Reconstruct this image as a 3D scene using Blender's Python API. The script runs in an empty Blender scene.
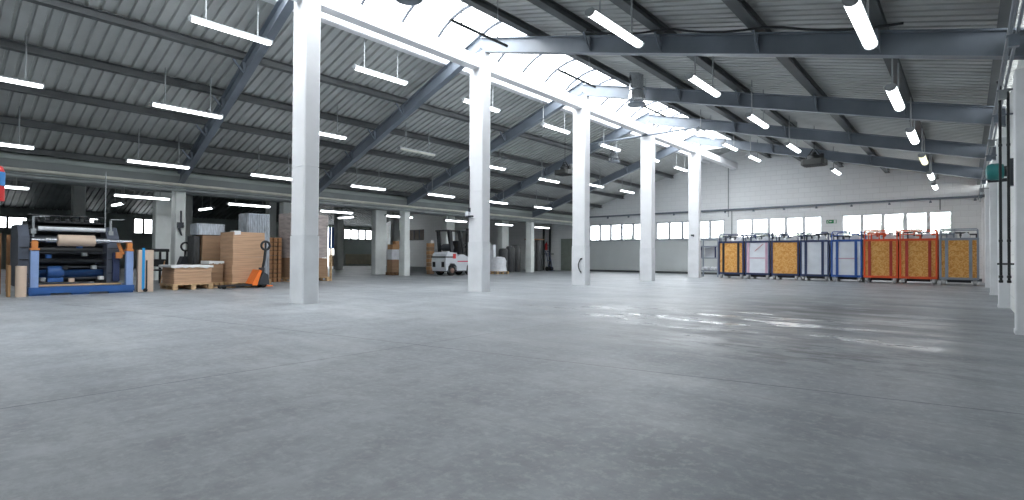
import bpy, math, random
from mathutils import Vector, Matrix
random.seed(7)
C = bpy.context.scene.collection
SC = bpy.context.scene
S = 0.87                      # metres per layout unit (camera height = 1 unit)

# ------------------------------------------------------------------ camera
YAW, PIT, ROL = map(math.radians, (40.84289431, 0.75863722, 0.36092543))
dv = Vector((-math.sin(YAW)*math.cos(PIT), math.cos(YAW)*math.cos(PIT), math.sin(PIT)))
rt = Vector((math.cos(YAW), math.sin(YAW), 0)); up = rt.cross(dv)
r2 = math.cos(ROL)*rt + math.sin(ROL)*up; u2 = -math.sin(ROL)*rt + math.cos(ROL)*up
cam = bpy.data.cameras.new('camera'); cam.sensor_width = 36; cam.lens = 526.6/1024*36
cam.clip_start = .05; cam.clip_end = 400
co = bpy.data.objects.new('camera', cam); C.objects.link(co)
M = Matrix((r2, u2, -dv)).transposed().to_4x4(); M.translation = Vector((0, 0, S))
co.matrix_world = M; SC.camera = co

# ------------------------------------------------------------------ world, light, exposure
SKY = 5.2
W = bpy.data.worlds.new('sky'); SC.world = W; W.use_nodes = True
bg = W.node_tree.nodes['Background']
bg.inputs[0].default_value = (0.955, 0.978, 1.0, 1); bg.inputs[1].default_value = SKY
SC.view_settings.view_transform = 'Standard'; SC.view_settings.look = 'None'
SC.view_settings.gamma = 1; SC.view_settings.use_curve_mapping = False
SC.view_settings.exposure = 1.0
SC.cycles.max_bounces = 8; SC.cycles.diffuse_bounces = 5; SC.cycles.transparent_max_bounces = 12
SC.cycles.use_denoising = True; SC.cycles.sample_clamp_indirect = 8
TUBE = 4.8

def portal(name, loc, rot, sx, sy):
    l = bpy.data.lights.new(name, 'AREA'); l.shape = 'RECTANGLE'; l.size = sx*S; l.size_y = sy*S
    l.cycles.is_portal = True
    o = bpy.data.objects.new(name, l); C.objects.link(o)
    o.location = Vector(loc)*S; o.rotation_euler = rot
portal('skylight_portal', (-10.475, 12.05, 8.4), (0, 0, 0), 3.8, 33.3)
portal('gable_window_portal', (-10.7, 33.2, 2.78), (math.radians(-90), 0, 0), 20.6, 1.3)
FIXED = set(C.objects)

# ------------------------------------------------------------------ materials
def nt(name):
    m = bpy.data.materials.new(name); m.use_nodes = True
    t = m.node_tree; b = t.nodes['Principled BSDF']
    return m, t, b
def N(t, kind, **kw):
    n = t.nodes.new(kind)
    for k, v in kw.items():
        if k in n.inputs: n.inputs[k].default_value = v
        else: setattr(n, k, v)
    return n
def coords(t, scale=(1, 1, 1), kind='Object'):
    tc = N(t, 'ShaderNodeTexCoord'); mp = N(t, 'ShaderNodeMapping'); mp.inputs['Scale'].default_value = scale
    t.links.new(tc.outputs[kind], mp.inputs[0]); return mp.outputs[0]
def ramp(t, fac, stops):
    r = N(t, 'ShaderNodeValToRGB'); t.links.new(fac, r.inputs[0])
    e = r.color_ramp.elements
    while len(e) < len(stops): e.new(.5)
    for i, (p, c) in enumerate(stops):
        e[i].position = p; e[i].color = (*c, 1) if len(c) == 3 else c
    return r.outputs[0]
def mat(name, col, rough=.6, metal=0, var=.12, scale=3.0, stretch=(1, 1, 1), bump=0):
    m, t, b = nt(name)
    v = coords(t, stretch)
    n = N(t, 'ShaderNodeTexNoise', Scale=scale, Detail=5.0); t.links.new(v, n.inputs['Vector'])
    lo = tuple(c*(1-var) for c in col); hi = tuple(min(1, c*(1+var)) for c in col)
    t.links.new(ramp(t, n.outputs[0], [(.3, lo), (.7, hi)]), b.inputs['Base Color'])
    b.inputs['Roughness'].default_value = rough; b.inputs['Metallic'].default_value = metal
    if bump:
        bp = N(t, 'ShaderNodeBump', Strength=bump, Distance=.01); t.links.new(n.outputs[0], bp.inputs['Height'])
        t.links.new(bp.outputs[0], b.inputs['Normal'])
    return m
def emit(name, col, s):
    m, t, b = nt(name)
    b.inputs['Base Color'].default_value = (*col, 1); b.inputs['Emission Color'].default_value = (*col, 1)
    b.inputs['Emission Strength'].default_value = s; b.inputs['Roughness'].default_value = .4
    return m
def mix_transparent(name, col, frac, rough=.3, trans=True):
    m = bpy.data.materials.new(name); m.use_nodes = True; t = m.node_tree; t.nodes.clear()
    out = N(t, 'ShaderNodeOutputMaterial'); mx = N(t, 'ShaderNodeMixShader', Fac=frac)
    a = N(t, 'ShaderNodeBsdfTransparent'); a.inputs[0].default_value = (.97, .99, 1, 1)
    bb = N(t, 'ShaderNodeBsdfTranslucent' if trans else 'ShaderNodeBsdfGlossy')
    bb.inputs[0].default_value = (*col, 1)
    if not trans: bb.inputs['Roughness'].default_value = rough
    t.links.new(a.outputs[0], mx.inputs[1]); t.links.new(bb.outputs[0], mx.inputs[2]); t.links.new(mx.outputs[0], out.inputs[0])
    return m

def floor_mat():
    m, t, b = nt('polished_concrete'); L = t.links.new
    v = coords(t)
    def noise(scale, detail=6, stretch=None, rough=.6):
        n = N(t, 'ShaderNodeTexNoise', Scale=scale, Detail=float(detail), Roughness=rough)
        L(coords(t, stretch) if stretch else v, n.inputs['Vector']); return n.outputs[0]
    def math_(op, a, bb=None, clamp=False):
        n = N(t, 'ShaderNodeMath', operation=op); n.use_clamp = clamp
        for i, x in enumerate((a, bb)):
            if x is None: continue
            if isinstance(x, (int, float)): n.inputs[i].default_value = x
            else: L(x, n.inputs[i])
        return n.outputs[0]
    def mixc(f, a, c):
        n = N(t, 'ShaderNodeMix', data_type='RGBA'); L(f, n.inputs[0])
        if isinstance(a, tuple): n.inputs[6].default_value = (*a, 1)
        else: L(a, n.inputs[6])
        n.inputs[7].default_value = (*c, 1); return n.outputs[2]
    big = ramp(t, noise(.35), [(.34, (.255, .277, .302)), (.66, (.365, .39, .415))])
    fine = noise(2.2, 8, (1.0, .35, 1), .7)
    col = mixc(ramp(t, fine, [(.4, (0, 0, 0)), (.7, (.75, .75, .75))]), big, (.17, .18, .195))
    col = mixc(ramp(t, noise(1.1, 7, (.3, 1.2, 1), .65), [(.48, (0, 0, 0)), (.75, (.7, .7, .7))]), col, (.46, .48, .49))
    g1 = noise(5.5, 9, (.8, 1.2, 1), .78); g2 = noise(17, 6, None, .7)
    col = mixc(ramp(t, g1, [(.40, (.42, .42, .42)), (.54, (0, 0, 0))]), col, (.19, .2, .215))
    col = mixc(ramp(t, g2, [(.5, (0, 0, 0)), (.66, (.5, .5, .5))]), col, (.44, .457, .475))
    # dark worn traffic lane in front of the carts
    sx = N(t, 'ShaderNodeSeparateXYZ'); L(v, sx.inputs[0])
    def blob(cx, cy, rx, ry):
        dx = math_('DIVIDE', math_('SUBTRACT', sx.outputs[0], cx*S), rx*S); dy = math_('DIVIDE', math_('SUBTRACT', sx.outputs[1], cy*S), ry*S)
        d = math_('SQRT', math_('ADD', math_('MULTIPLY', dx, dx), math_('MULTIPLY', dy, dy)))
        return math_('SUBTRACT', 1.15, d, True)
    w1 = math_('MULTIPLY', blob(-1.9, 11.0, 2.9, 5.6), ramp(t, noise(1.5, 8, (.55, 1.3, 1), .7), [(.36, (0, 0, 0)), (.48, (1, 1, 1))]))
    w2 = math_('MULTIPLY', blob(-1.7, 6.5, 2.6, 1.5), ramp(t, noise(3.0, 9, (.6, 1.6, 1), .75), [(.48, (0, 0, 0)), (.56, (1, 1, 1))]))
    w3 = math_('MULTIPLY', blob(-12.5, 3.2, 1.6, .8), ramp(t, noise(2.5, 8), [(.5, (0, 0, 0)), (.65, (.6, .6, .6))]))
    wet = math_('MULTIPLY', blob(-3.4, 8.6, 5.6, 3.2), ramp(t, noise(1.6, 8, (.45, 1.5, 1), .7), [(.44, (0, 0, 0)), (.6, (1, 1, 1))]))
    col = mixc(math_('MULTIPLY', w1, .92), col, (.065, .068, .072)); col = mixc(math_('MULTIPLY', w2, .85), col, (.07, .075, .08)); col = mixc(w3, col, (.12, .13, .14))
    sp = N(t, 'ShaderNodeTexVoronoi', Scale=1.4); L(v, sp.inputs['Vector'])
    col = mixc(math_('MULTIPLY', math_('LESS_THAN', sp.outputs['Distance'], .022), .8), col, (.05, .05, .055))
    # saw cut joints
    wob = math_('MULTIPLY', math_('SUBTRACT', noise(3.0), .5), .03)
    def line(a, bb, cc, w):
        e = math_('ADD', math_('ADD', math_('MULTIPLY', sx.outputs[0], a), math_('MULTIPLY', sx.outputs[1], bb)), math_('ADD', wob, cc*S))
        return math_('LESS_THAN', math_('ABSOLUTE', e), w)
    j = math_('MAXIMUM', line(1, 0, 4.72, .007), line(-.19, 1, -4.72, .009))
    col = mixc(math_('MULTIPLY', j, .75), col, (.07, .075, .08))
    L(col, b.inputs['Base Color'])
    rg = ramp(t, noise(.9, 7, (.6, 1.4, 1), .65), [(.3, (.36,)*3), (.7, (.56,)*3)])
    rg2 = N(t, 'ShaderNodeMix', data_type='FLOAT'); L(math_('MULTIPLY', wet, .95, True), rg2.inputs[0]); L(rg, rg2.inputs[2]); rg2.inputs[3].default_value = .15
    L(rg2.outputs[0], b.inputs['Roughness']); b.inputs['Specular IOR Level'].default_value = .42
    bp = N(t, 'ShaderNodeBump', Strength=.08, Distance=.01); L(noise(6, 6), bp.inputs['Height']); L(bp.outputs[0], b.inputs['Normal'])
    return m

def brick_mat(name, col, axis):
    m, t, b = nt(name); L = t.links.new
    tc = N(t, 'ShaderNodeTexCoord'); sx = N(t, 'ShaderNodeSeparateXYZ'); cb = N(t, 'ShaderNodeCombineXYZ')
    L(tc.outputs['Object'], sx.inputs[0]); L(sx.outputs[axis], cb.inputs[0]); L(sx.outputs[2], cb.inputs[1])
    br = N(t, 'ShaderNodeTexBrick', Scale=1.0); br.inputs['Brick Width'].default_value = .5; br.inputs['Row Height'].default_value = .24
    br.inputs['Mortar Size'].default_value = .012; br.inputs['Mortar Smooth'].default_value = .4
    br.inputs['Color1'].default_value = (*col, 1); br.inputs['Color2'].default_value = (*[c*.97 for c in col], 1)
    br.inputs['Mortar'].default_value = (*[c*.88 for c in col], 1); L(cb.outputs[0], br.inputs[0])
    L(br.outputs[0], b.inputs['Base Color']); b.inputs['Roughness'].default_value = .7
    bp = N(t, 'ShaderNodeBump', Strength=.5, Distance=.01, invert=True); L(br.outputs[1], bp.inputs['Height']); L(bp.outputs[0], b.inputs['Normal'])
    return m

def osb_mat():
    m, t, b = nt('chipboard'); L = t.links.new
    v = coords(t, (1, 1, 1))
    vo = N(t, 'ShaderNodeTexVoronoi', Scale=30.0); L(v, vo.inputs['Vector'])
    n = N(t, 'ShaderNodeTexNoise', Scale=9.0, Detail=4.0); L(v, n.inputs['Vector'])
    sx = N(t, 'ShaderNodeSeparateColor'); L(vo.outputs['Color'], sx.inputs[0])
    mx = N(t, 'ShaderNodeMath', operation='MULTIPLY_ADD'); L(sx.outputs[0], mx.inputs[0]); mx.inputs[1].default_value = .7
    L(n.outputs[0], mx.inputs[2])
    c = ramp(t, mx.outputs[0], [(.3, (.58, .225, .035)), (.75, (.72, .32, .06)), (1.0, (.82, .46, .15))])
    L(c, b.inputs['Base Color']); b.inputs['Roughness'].default_value = .6
    return m

def card_mat(name, col, layers):
    m, t, b = nt(name); L = t.links.new
    v = coords(t, (0.03, .03, 1))
    n = N(t, 'ShaderNodeTexNoise', Scale=layers, Detail=3.0); L(v, n.inputs['Vector'])
    L(ramp(t, n.outputs[0], [(.3, tuple(c*.72 for c in col)), (.65, col)]), b.inputs['Base Color']); b.inputs['Roughness'].default_value = .75
    return m

MT = dict(
    floor=floor_mat(),
    roof=mat('galvanised_sheet', (.50, .515, .505), .5, 0, .14, 1.2),
    roof_dark=mat('dark_grey_sheet', (.15, .17, .172), .6, 0, .2, 1.2),  # darker grey than the main roof sheet
    steel=mat('grey_blue_painted_steel', (.19, .22, .262), .38, 0, .15, 1.5),
    purlin=mat('dark_purlin_steel', (.10, .108, .112), .5, 0, .15, 2),
    white=mat('white_paint', (.86, .865, .885), .5, 0, .05, 2, bump=.05),
    whitelo=mat('scuffed_white_paint', (.82, .83, .85), .55, 0, .08, 2.5, bump=.05),
    colgrey=mat('pale_grey_paint', (.80, .83, .81), .6, 0, .1, 2),
    brick=brick_mat('painted_block_far', (.87, .885, .895), 0),
    brickr=brick_mat('painted_block_side', (.84, .86, .85), 1),
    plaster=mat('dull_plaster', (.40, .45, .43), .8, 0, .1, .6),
    dado=mat('grey_dado_paint', (.62, .65, .65), .6, 0, .05, 1),
    frame=mat('window_frame_grey', (.42, .45, .48), .4, 0, .05),
    framew=mat('window_frame_white', (.78, .80, .82), .4, 0, .03),
    framed=mat('window_frame_dark', (.05, .055, .06), .5),
    lampbody=mat('lamp_housing_grey', (.33, .35, .36), .4),
    lampoff=mat('lamp_dim_diffuser', (.62, .62, .55), .3),
    lampbacklit=mat('lamp_backlit_shade', (.07, .08, .09), .5),  # dark tone paints in the backlit shade of lamps below the skylight
    tube=emit('lit_diffuser', (.93, .97, 1.0), TUBE),
    tubedim=emit('dim_warm_diffuser', (1.0, .93, .62), .7),
    black=mat('black_steel', (.018, .02, .023), .5),
    dark=mat('charcoal_machine', (.04, .045, .055), .5),
    machgrey=mat('machine_side_grey', (.10, .115, .15), .5),
    blue=mat('machine_blue', (.03, .11, .33), .45),
    paleblue=mat('machine_pale_blue', (.25, .36, .62), .5),
    navy=mat('navy_tube', (.025, .04, .11), .45),
    bluetube=mat('blue_tube', (.03, .10, .36), .45),
    redtube=mat('orange_red_tube', (.78, .10, .025), .45),
    redbar=mat('dark_red_bar', (.48, .05, .03), .5),
    greytube=mat('grey_tube', (.28, .32, .38), .45),
    pinkbar=mat('pinkish_bar', (.62, .40, .50), .5),
    osb=osb_mat(),
    panel=mat('white_panel', (.74, .77, .82), .45, 0, .06, 4),
    film=mat('white_film', (.78, .80, .84), .3, 0, .12, 6),
    filmgrey=mat('silver_film', (.46, .50, .55), .25, 0, .3, 5, (1, 6, 1), .3),
    filmdark=mat('dark_film', (.06, .063, .066), .4, 0, .4, 5, (6, 6, 1)),
    filmpink=mat('pinkish_wrapped_board', (.46, .40, .38), .35, 0, .25, 4, (1, 1, 4)),
    card=card_mat('cardboard_edges', (.64, .405, .255), 60),
    cardd=card_mat('cardboard_dull', (.40, .25, .15), 60),
    kraft=mat('kraft_paper', (.66, .51, .40), .6, 0, .06, 3),
    brown=mat('brown_card', (.48, .27, .13), .7, 0, .12, 3),
    wood=mat('pallet_wood', (.60, .41, .23), .7, 0, .25, 4, (1, 1, 3)),
    woodo=mat('orange_timber', (.33, .165, .075), .7, 0, .25, 4),
    woodd=mat('dark_timber', (.20, .11, .055), .8, 0, .6, 9),
    paper=mat('white_paper', (.80, .80, .80), .7, 0, .05),
    orange=mat('orange_enamel', (.90, .20, .03), .4),
    clamp=mat('orange_clamp', (.60, .22, .06), .5),
    red=mat('extinguisher_red', (.62, .02, .02), .3),
    labelblue=mat('blue_label', (.05, .25, .6), .5),
    stripe=mat('bright_blue_tape', (.02, .32, .72), .4),
    pink=mat('red_pink_stripe', (.65, .06, .12), .4),
    fork=mat('forklift_white', (.66, .69, .73), .35, 0, .06),
    rubber=mat('rubber', (.02, .02, .02), .8),
    rim=mat('rusty_wheel_rim', (.22, .13, .1), .6),
    castor=mat('castor_wheel_grey', (.45, .44, .44), .5),
    teal=mat('teal_enamel', (.02, .19, .19), .35),
    chrome=mat('bright_galvanised_duct', (.55, .57, .60), .22, .9, .15, 4),
    disc=mat('grey_disc', (.24, .27, .31), .45),
    heater=mat('dark_heater_casing', (.06, .062, .06), .5),
    green=mat('exit_sign_green', (.0, .25, .09), .4),
    door=mat('grey_green_door', (.27, .31, .27), .5),
    beige=mat('beige_radiator', (.50, .47, .36), .5),
    blindm=mat('dull_brown_blind', (.16, .13, .11), .8),
    pipeg=mat('dull_grey_pipe', (.30, .33, .33), .5),
    valley=mat('valley_beam_grey', (.25, .275, .275), .6, 0, .12, 1),
    vault=mix_transparent('clear_polycarbonate', (.95, .98, 1), .25),
    pane=mix_transparent('hazy_window_glass', (.95, .98, 1), .16),
    rib=mat('thin_skylight_rib', (.07, .08, .10), .5),
    leaf=mat('pale_green_leaves', (.115, .155, .095), .6, 0, .3, 2),
    bark=mat('bark', (.2, .15, .1), .9),
    ground=mat('outdoor_gravel', (.42, .42, .40), .9),
)

# ------------------------------------------------------------------ mesh helpers (layout units)
class MB:
    def __init__(s, o=(0, 0, 0)):
        s.v = []; s.f = []; s.s = []; s.o = Vector(o)
    def add(s, vs, fs, smooth=False):
        b = len(s.v); s.v += [Vector(p) - s.o for p in vs]
        s.f += [tuple(b+i for i in f) for f in fs]; s.s += [smooth]*len(fs)
        return s
    def box(s, x0, x1, y0, y1, z0, z1):
        x0, x1 = sorted((x0, x1)); y0, y1 = sorted((y0, y1)); z0, z1 = sorted((z0, z1))
        return s.add([(x0, y0, z0), (x1, y0, z0), (x1, y1, z0), (x0, y1, z0), (x0, y0, z1), (x1, y0, z1), (x1, y1, z1), (x0, y1, z1)],
              [(0, 3, 2, 1), (4, 5, 6, 7), (0, 1, 5, 4), (1, 2, 6, 5), (2, 3, 7, 6), (3, 0, 4, 7)])
    def prism(s, base, ext, smooth=False):
        n = len(base); e = Vector(ext); b = [Vector(p) for p in base]
        return s.add(b + [p+e for p in b], [tuple(range(n))[::-1], tuple(range(n, 2*n))] + [(i, (i+1) % n, n+(i+1) % n, n+i) for i in range(n)], smooth)
    def bar(s, p, q, w, h, upv=(0, 0, 1)):
        p, q = Vector(p), Vector(q); d = (q-p).normalized(); u = Vector(upv)
        if abs(d.dot(u)) > .95: u = Vector((0, 1, 0))
        a = d.cross(u).normalized(); c = a.cross(d)
        b = [p + a*sx*w/2 + c*sz*h/2 for sx, sz in ((-1, -1), (1, -1), (1, 1), (-1, 1))]
        return s.prism(b, q-p)
    def cbox(s, x0, x1, y0, y1, z0, z1, c=.03):
        pts = [(x0+c, y0), (x1-c, y0), (x1, y0+c), (x1, y1-c), (x1-c, y1), (x0+c, y1), (x0, y1-c), (x0, y0+c)]
        return s.prism([(x, y, z0) for x, y in pts], (0, 0, z1-z0))
    def tube(s, pts, r, n=10, closed=False):
        pts = [Vector(p) for p in pts]; rings = []; m = len(pts)
        prev = None; vs = []
        for i, p in enumerate(pts):
            if closed: d = (pts[(i+1) % m]-pts[i-1]).normalized()
            else: d = (pts[min(i+1, m-1)]-pts[max(i-1, 0)]).normalized()
            if prev is None:
                a = d.cross(Vector((0, 0, 1)) if abs(d.z) < .9 else Vector((1, 0, 0))).normalized()
            else: a = (prev - d*prev.dot(d)).normalized()
            prev = a; c = d.cross(a); rr = r[i] if isinstance(r, (list, tuple)) else r
            vs += [p + rr*(math.cos(2*math.pi*k/n)*a + math.sin(2*math.pi*k/n)*c) for k in range(n)]
        segs = m if closed else m-1
        s.add(vs, [(i*n+k, i*n+(k+1) % n, ((i+1) % m)*n+(k+1) % n, ((i+1) % m)*n+k) for i in range(segs) for k in range(n)], True)
        if not closed:
            s.add(vs[:n], [tuple(range(n))[::-1]]); s.add(vs[-n:], [tuple(range(n))])
        return s
    def cyl(s, p, q, r, n=16): return s.tube([p, q], r, n)
    def lathe(s, c, prof, n=24, axis='z'):
        c = Vector(c); vs = []
        for r, h in prof:
            for k in range(n):
                a = 2*math.pi*k/n; x, y = r*math.cos(a), r*math.sin(a)
                vs.append(c + Vector({'z': (x, y, h), 'x': (h, x, y), 'y': (y, h, x)}[axis]))
        m = len(prof)
        s.add(vs, [(i*n+k, i*n+(k+1) % n, (i+1)*n+(k+1) % n, (i+1)*n+k) for i in range(m-1) for k in range(n)], True)
        s.add(vs[:n], [tuple(range(n))[::-1]]); s.add(vs[-n:], [tuple(range(n))]); return s
    def build(s, name, m, parent=None, label=None):
        me = bpy.data.meshes.new(name); me.from_pydata([tuple(p) for p in s.v], [], s.f)
        me.polygons.foreach_set('use_smooth', s.s); me.update()
        if any(s.s) and hasattr(me, 'set_sharp_from_angle'): me.set_sharp_from_angle(angle=math.radians(40))
        me.materials.append(MT[m] if isinstance(m, str) else m)
        o = bpy.data.objects.new(name, me); C.objects.link(o)
        if parent is not None: o.parent = parent
        else: o.location = s.o
        if label: o['label'] = label
        return o
def tag(o, label, cat, group=None, kind=None):
    o['label'] = label; o['category'] = cat
    if group: o['group'] = group
    if kind: o['kind'] = kind
    return o
def thing(name, label, cat, loc=(0, 0, 0), rz=0, group=None, kind=None):
    o = bpy.data.objects.new(name, None); C.objects.link(o); o.empty_display_size = .1
    o.location = loc; o.rotation_euler = (0, 0, rz); return tag(o, label, cat, group, kind)
def struct(o, label, cat): return tag(o, label, cat, None, 'structure')
def copy_tree(o, parent=None):
    c = o.copy(); C.objects.link(c)
    if parent is not None: c.parent = parent
    for ch in list(o.children): copy_tree(ch, c)
    return c
ORD = ['nearest', 'second nearest', 'third nearest', 'fourth nearest', 'fifth nearest', 'sixth nearest', 'seventh nearest', 'eighth nearest', 'ninth nearest']
TH = ['first', 'second', 'third', 'fourth', 'fifth', 'sixth', 'seventh', 'eighth', 'ninth', 'tenth']

# ------------------------------------------------------------------ layout constants
Y0, D = 5.37, 5.25
FR = [Y0 + D*i for i in range(-1, 5)]                # column front faces
LOWC = [1.46 + 5.12*i for i in range(6)]             # slim low column centres
XA, YB, YE = -10.5, -6.0, 32.75                      # apex, front wall, gable wall
def RT(x): return 4.45 + .257*(.48-x)                # right rafter top
def LT(x): return 7.37 - .305*(XA-x)                 # left rafter top
PU = .26                                             # purlin depth
YS, YK = -4.5, 29.6                                            # skylight ends, stretched to brighten the near columns and gable wall
XL, XR, XW = -12.3, -8.65, .67                       # skylight edges, right wall face

# ------------------------------------------------------------------ floor and ground
o = MB().box(-47.3, 1.0, YB-.3, YE+.3, -.3, 0).build('floor', 'floor'); struct(o, 'smooth grey concrete hall floor with stains and joints', 'floor')
o = MB((-10, 55, -.4)).box(-60, 40, YE+.31, 80, -.6, -.4).build('ground', 'ground'); struct(o, 'gravel ground outside behind the far windows', 'ground')

# ------------------------------------------------------------------ gable wall with windows
ZS, ZT = 2.2, 3.36
WIN = [(-20.86, -16.5), (-15.65, -11.2), (-10.5, -5.98), (-5.07, -.52)]
BWG = (-43.5, -39.5, 2.57, 3.6)
w = MB((-10, YE, 0))
w.box(-47.3, 1.0, YE, YE+.3, 0, ZS)
xs = [-47.3] + [x for p in WIN for x in p] + [1.0]
w.box(-47.3, BWG[0], YE, YE+.3, ZS, ZT+.3); w.box(BWG[1], WIN[0][0], YE, YE+.3, ZS, ZT+.3)
w.box(BWG[0], BWG[1], YE, YE+.3, ZS, BWG[2]); w.box(BWG[0], BWG[1], YE, YE+.3, BWG[3], ZT+.3)
for i in range(2, len(xs), 2): w.box(xs[i], xs[i+1], YE, YE+.3, ZS, ZT)
w.box(WIN[0][0], 1.0, YE, YE+.3, ZT, ZT+.3)
z1 = ZT+.3
w.prism([(x, YE, z) for x, z in [(-47.3, z1), (1.0, z1), (1.0, RT(1.0)+PU), (XR, RT(XR)+PU), (-9.5, 7.75), (XA, 8.0), (-11.4, 7.75), (XL, LT(XL)+PU), (-21.9, LT(-21.9)+PU), (-24.4, 4.1), (-35.7, 7.5), (-47.3, 4.1)]], (0, .3, 0))
o = w.build('wall_far', 'brick'); struct(o, 'white painted block gable wall at the far end', 'wall')
o = MB((-16, YE, 0)).box(-22.5, -10.95, YE-.025, YE, .16, ZS-.08).build('trim_1', 'dado'); struct(o, 'grey painted lower band of the far wall', 'trim')
o = MB((-16, YE, 0)).box(-22.3, .66, YE-.05, YE-.0255, 0, .13).build('baseboard_far', 'purlin'); struct(o, 'dark skirting at the foot of the far wall', 'skirting')
def window(n, x0, x1, z0, z1, y, lab, npan, fm, sill=True, mull=.075, pm='pane'):
    t = thing('window_%d' % n, lab, 'window', ((x0+x1)/2, y, z0), kind='structure'); o = t.location
    f = MB(o); fw = .07
    f.box(x0, x1, y+.04, y+.16, z0, z0+fw); f.box(x0, x1, y+.04, y+.16, z1-fw, z1)
    f.box(x0, x0+fw, y+.04, y+.16, z0+fw, z1-fw); f.box(x1-fw, x1, y+.04, y+.16, z0+fw, z1-fw)
    fo = f.build('window_frame', fm, t)
    for i in range(npan):
        a = x0 + (x1-x0)*i/npan; b = x0 + (x1-x0)*(i+1)/npan
        if i: MB(o).box(a-mull, a+mull, y+.045, y+.155, z0+fw, z1-fw).build('mullion', fm, t)
        pa, pb = a + (fw if i == 0 else mull), b - (fw if i == npan-1 else mull)
        MB(o).add([(pa, y+.1, z0+fw), (pb, y+.1, z0+fw), (pb, y+.1, z1-fw), (pa, y+.1, z1-fw)], [(0, 1, 2, 3)]).build('pane', pm, t)
    if sill: MB(o).box(x0-.03, x1+.03, y-.09, y+.04, z0-.06, z0).build('window_sill', 'frame', t)
labs = ['five pane window strip in the far wall, farthest left', 'five pane window strip in the far wall behind the slim end columns',
        'five pane white window strip above the dark framed carts', 'five pane white window strip above the orange framed carts']
for i, (a, b) in enumerate(WIN): window(i+1, a, b, ZS, ZT, YE, labs[i], 5, 'frame' if i < 2 else 'framew')
window(5, BWG[0], BWG[1], BWG[2], BWG[3], YE, 'dark framed window beyond the forklift in the dim bay', 5, 'framed', False, .075, 'blindm')

# ------------------------------------------------------------------ back wall (dim bay), front wall, right wall
XB = -47.0
BW = [(3.4, 5.4, 2.62, 3.45), (8.5, 9.2, 2.5, 3.6), (11.2, 12.5, 2.55, 3.75), (28.7, 32.1, 2.66, 3.72)]
w = MB((XB, 13, 0)); seg = [(YB, 3.4), (5.4, 8.5), (9.2, 11.2), (12.5, 26.4), (28.0, 28.7), (32.1, YE)]
for a, b in seg: w.box(XB-.3, XB, a, b, 0, 4.2)
for a, b, z0, z1_ in BW: w.box(XB-.3, XB, a, b, 0, z0); w.box(XB-.3, XB, a, b, z1_, 4.2)
w.box(XB-.3, XB, 26.4, 28.0, 3.8, 4.2)
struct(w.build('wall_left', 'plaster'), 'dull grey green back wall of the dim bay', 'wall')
for i, (a, b, z0, z1_) in enumerate(BW):
    t = thing('window_%d' % (6+i), ['bright dark framed window behind the blue machine, at its left end', 'narrow bright window behind the blue machine, at its right end', 'bright window between machine and low column', 'bright four pane window above the beige radiator'][i], 'window', (XB, (a+b)/2, z0), kind='structure')
    o = t.location; f = MB(o)
    f.box(XB-.2, XB+.03, a, b, z0, z0+.08); f.box(XB-.2, XB+.03, a, b, z1_-.08, z1_); f.box(XB-.2, XB+.03, a, a+.08, z0+.08, z1_-.08); f.box(XB-.2, XB+.03, b-.08, b, z0+.08, z1_-.08)
    f.build('window_frame', 'framed', t); n = max(1, round((b-a)/.85))
    for k in range(n):
        p, q_ = a+(b-a)*k/n, a+(b-a)*(k+1)/n
        if k: MB(o).box(XB-.15, XB+.02, p-.06, p+.06, z0+.08, z1_-.08).build('mullion', 'framed', t)
        MB(o).add([(XB-.1, p+.05, z0+.05), (XB-.1, q_-.05, z0+.05), (XB-.1, q_-.05, z1_-.05), (XB-.1, p+.05, z1_-.05)], [(0, 1, 2, 3)]).build('pane', 'pane', t)
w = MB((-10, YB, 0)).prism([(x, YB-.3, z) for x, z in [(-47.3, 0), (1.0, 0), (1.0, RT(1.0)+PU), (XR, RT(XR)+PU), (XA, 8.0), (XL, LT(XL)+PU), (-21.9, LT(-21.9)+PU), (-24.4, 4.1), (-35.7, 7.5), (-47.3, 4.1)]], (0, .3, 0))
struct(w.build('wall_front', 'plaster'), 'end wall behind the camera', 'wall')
PIL = [9.78 + D*i for i in range(-1, 5)]
struct(MB((XW, 13, 0)).box(XW, 1.0, YB, YE, 0, 4.38).build('wall_right', 'brickr'), 'white painted side wall beside the camera', 'wall')
for i, y in enumerate(PIL):
    w = MB((.57, y, 0)); w.cbox(.492, XW+.001, y, y+.3, 0, 3.57, .012); w.box(.484, XW+.001, y-.01, y+.31, 0, .06)
    struct(w.build('trim_%d' % (2+i), 'whitelo'), ['white wall pilaster beside the camera', 'white wall pilaster nearest in view, at the frame edge', 'white wall pilaster second in view, past the black pipes', 'white wall pilaster third in view', 'white wall pilaster fourth in view, nearest the grey cart', 'white wall pilaster in the far corner'][i], 'pilaster')

# ------------------------------------------------------------------ roofs
def sheet(name, x0, x1, zf, m, lab, ya=YB, yb=YE, pitch=.252, h=.065):
    ys = []; y = ya
    while y < yb-.01:
        ys += [(y, 0), (y+pitch*.66, 0), (y+pitch*.74, h), (y+pitch*.92, h)]; y += pitch
    ys.append((yb, 0)); nx = 6; vs = []; fs = []
    for j in range(nx+1):
        x = x0 + (x1-x0)*j/nx
        vs += [(x, yy, zf(x)+dz) for yy, dz in ys]
    k = len(ys)
    for j in range(nx):
        for i in range(k-1): fs.append((j*k+i, j*k+i+1, (j+1)*k+i+1, (j+1)*k+i))
    # outer skin makes the roof a real thickness
    b = len(vs); t = .2
    vs += [(x0, ya, zf(x0)+t), (x1, ya, zf(x1)+t), (x1, yb, zf(x1)+t), (x0, yb, zf(x0)+t)]; fs.append((b, b+1, b+2, b+3))
    mb = MB(((x0+x1)/2, (ya+yb)/2, zf((x0+x1)/2))).add(vs, fs)
    struct(mb.build(name, m), lab, 'roof')
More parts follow.
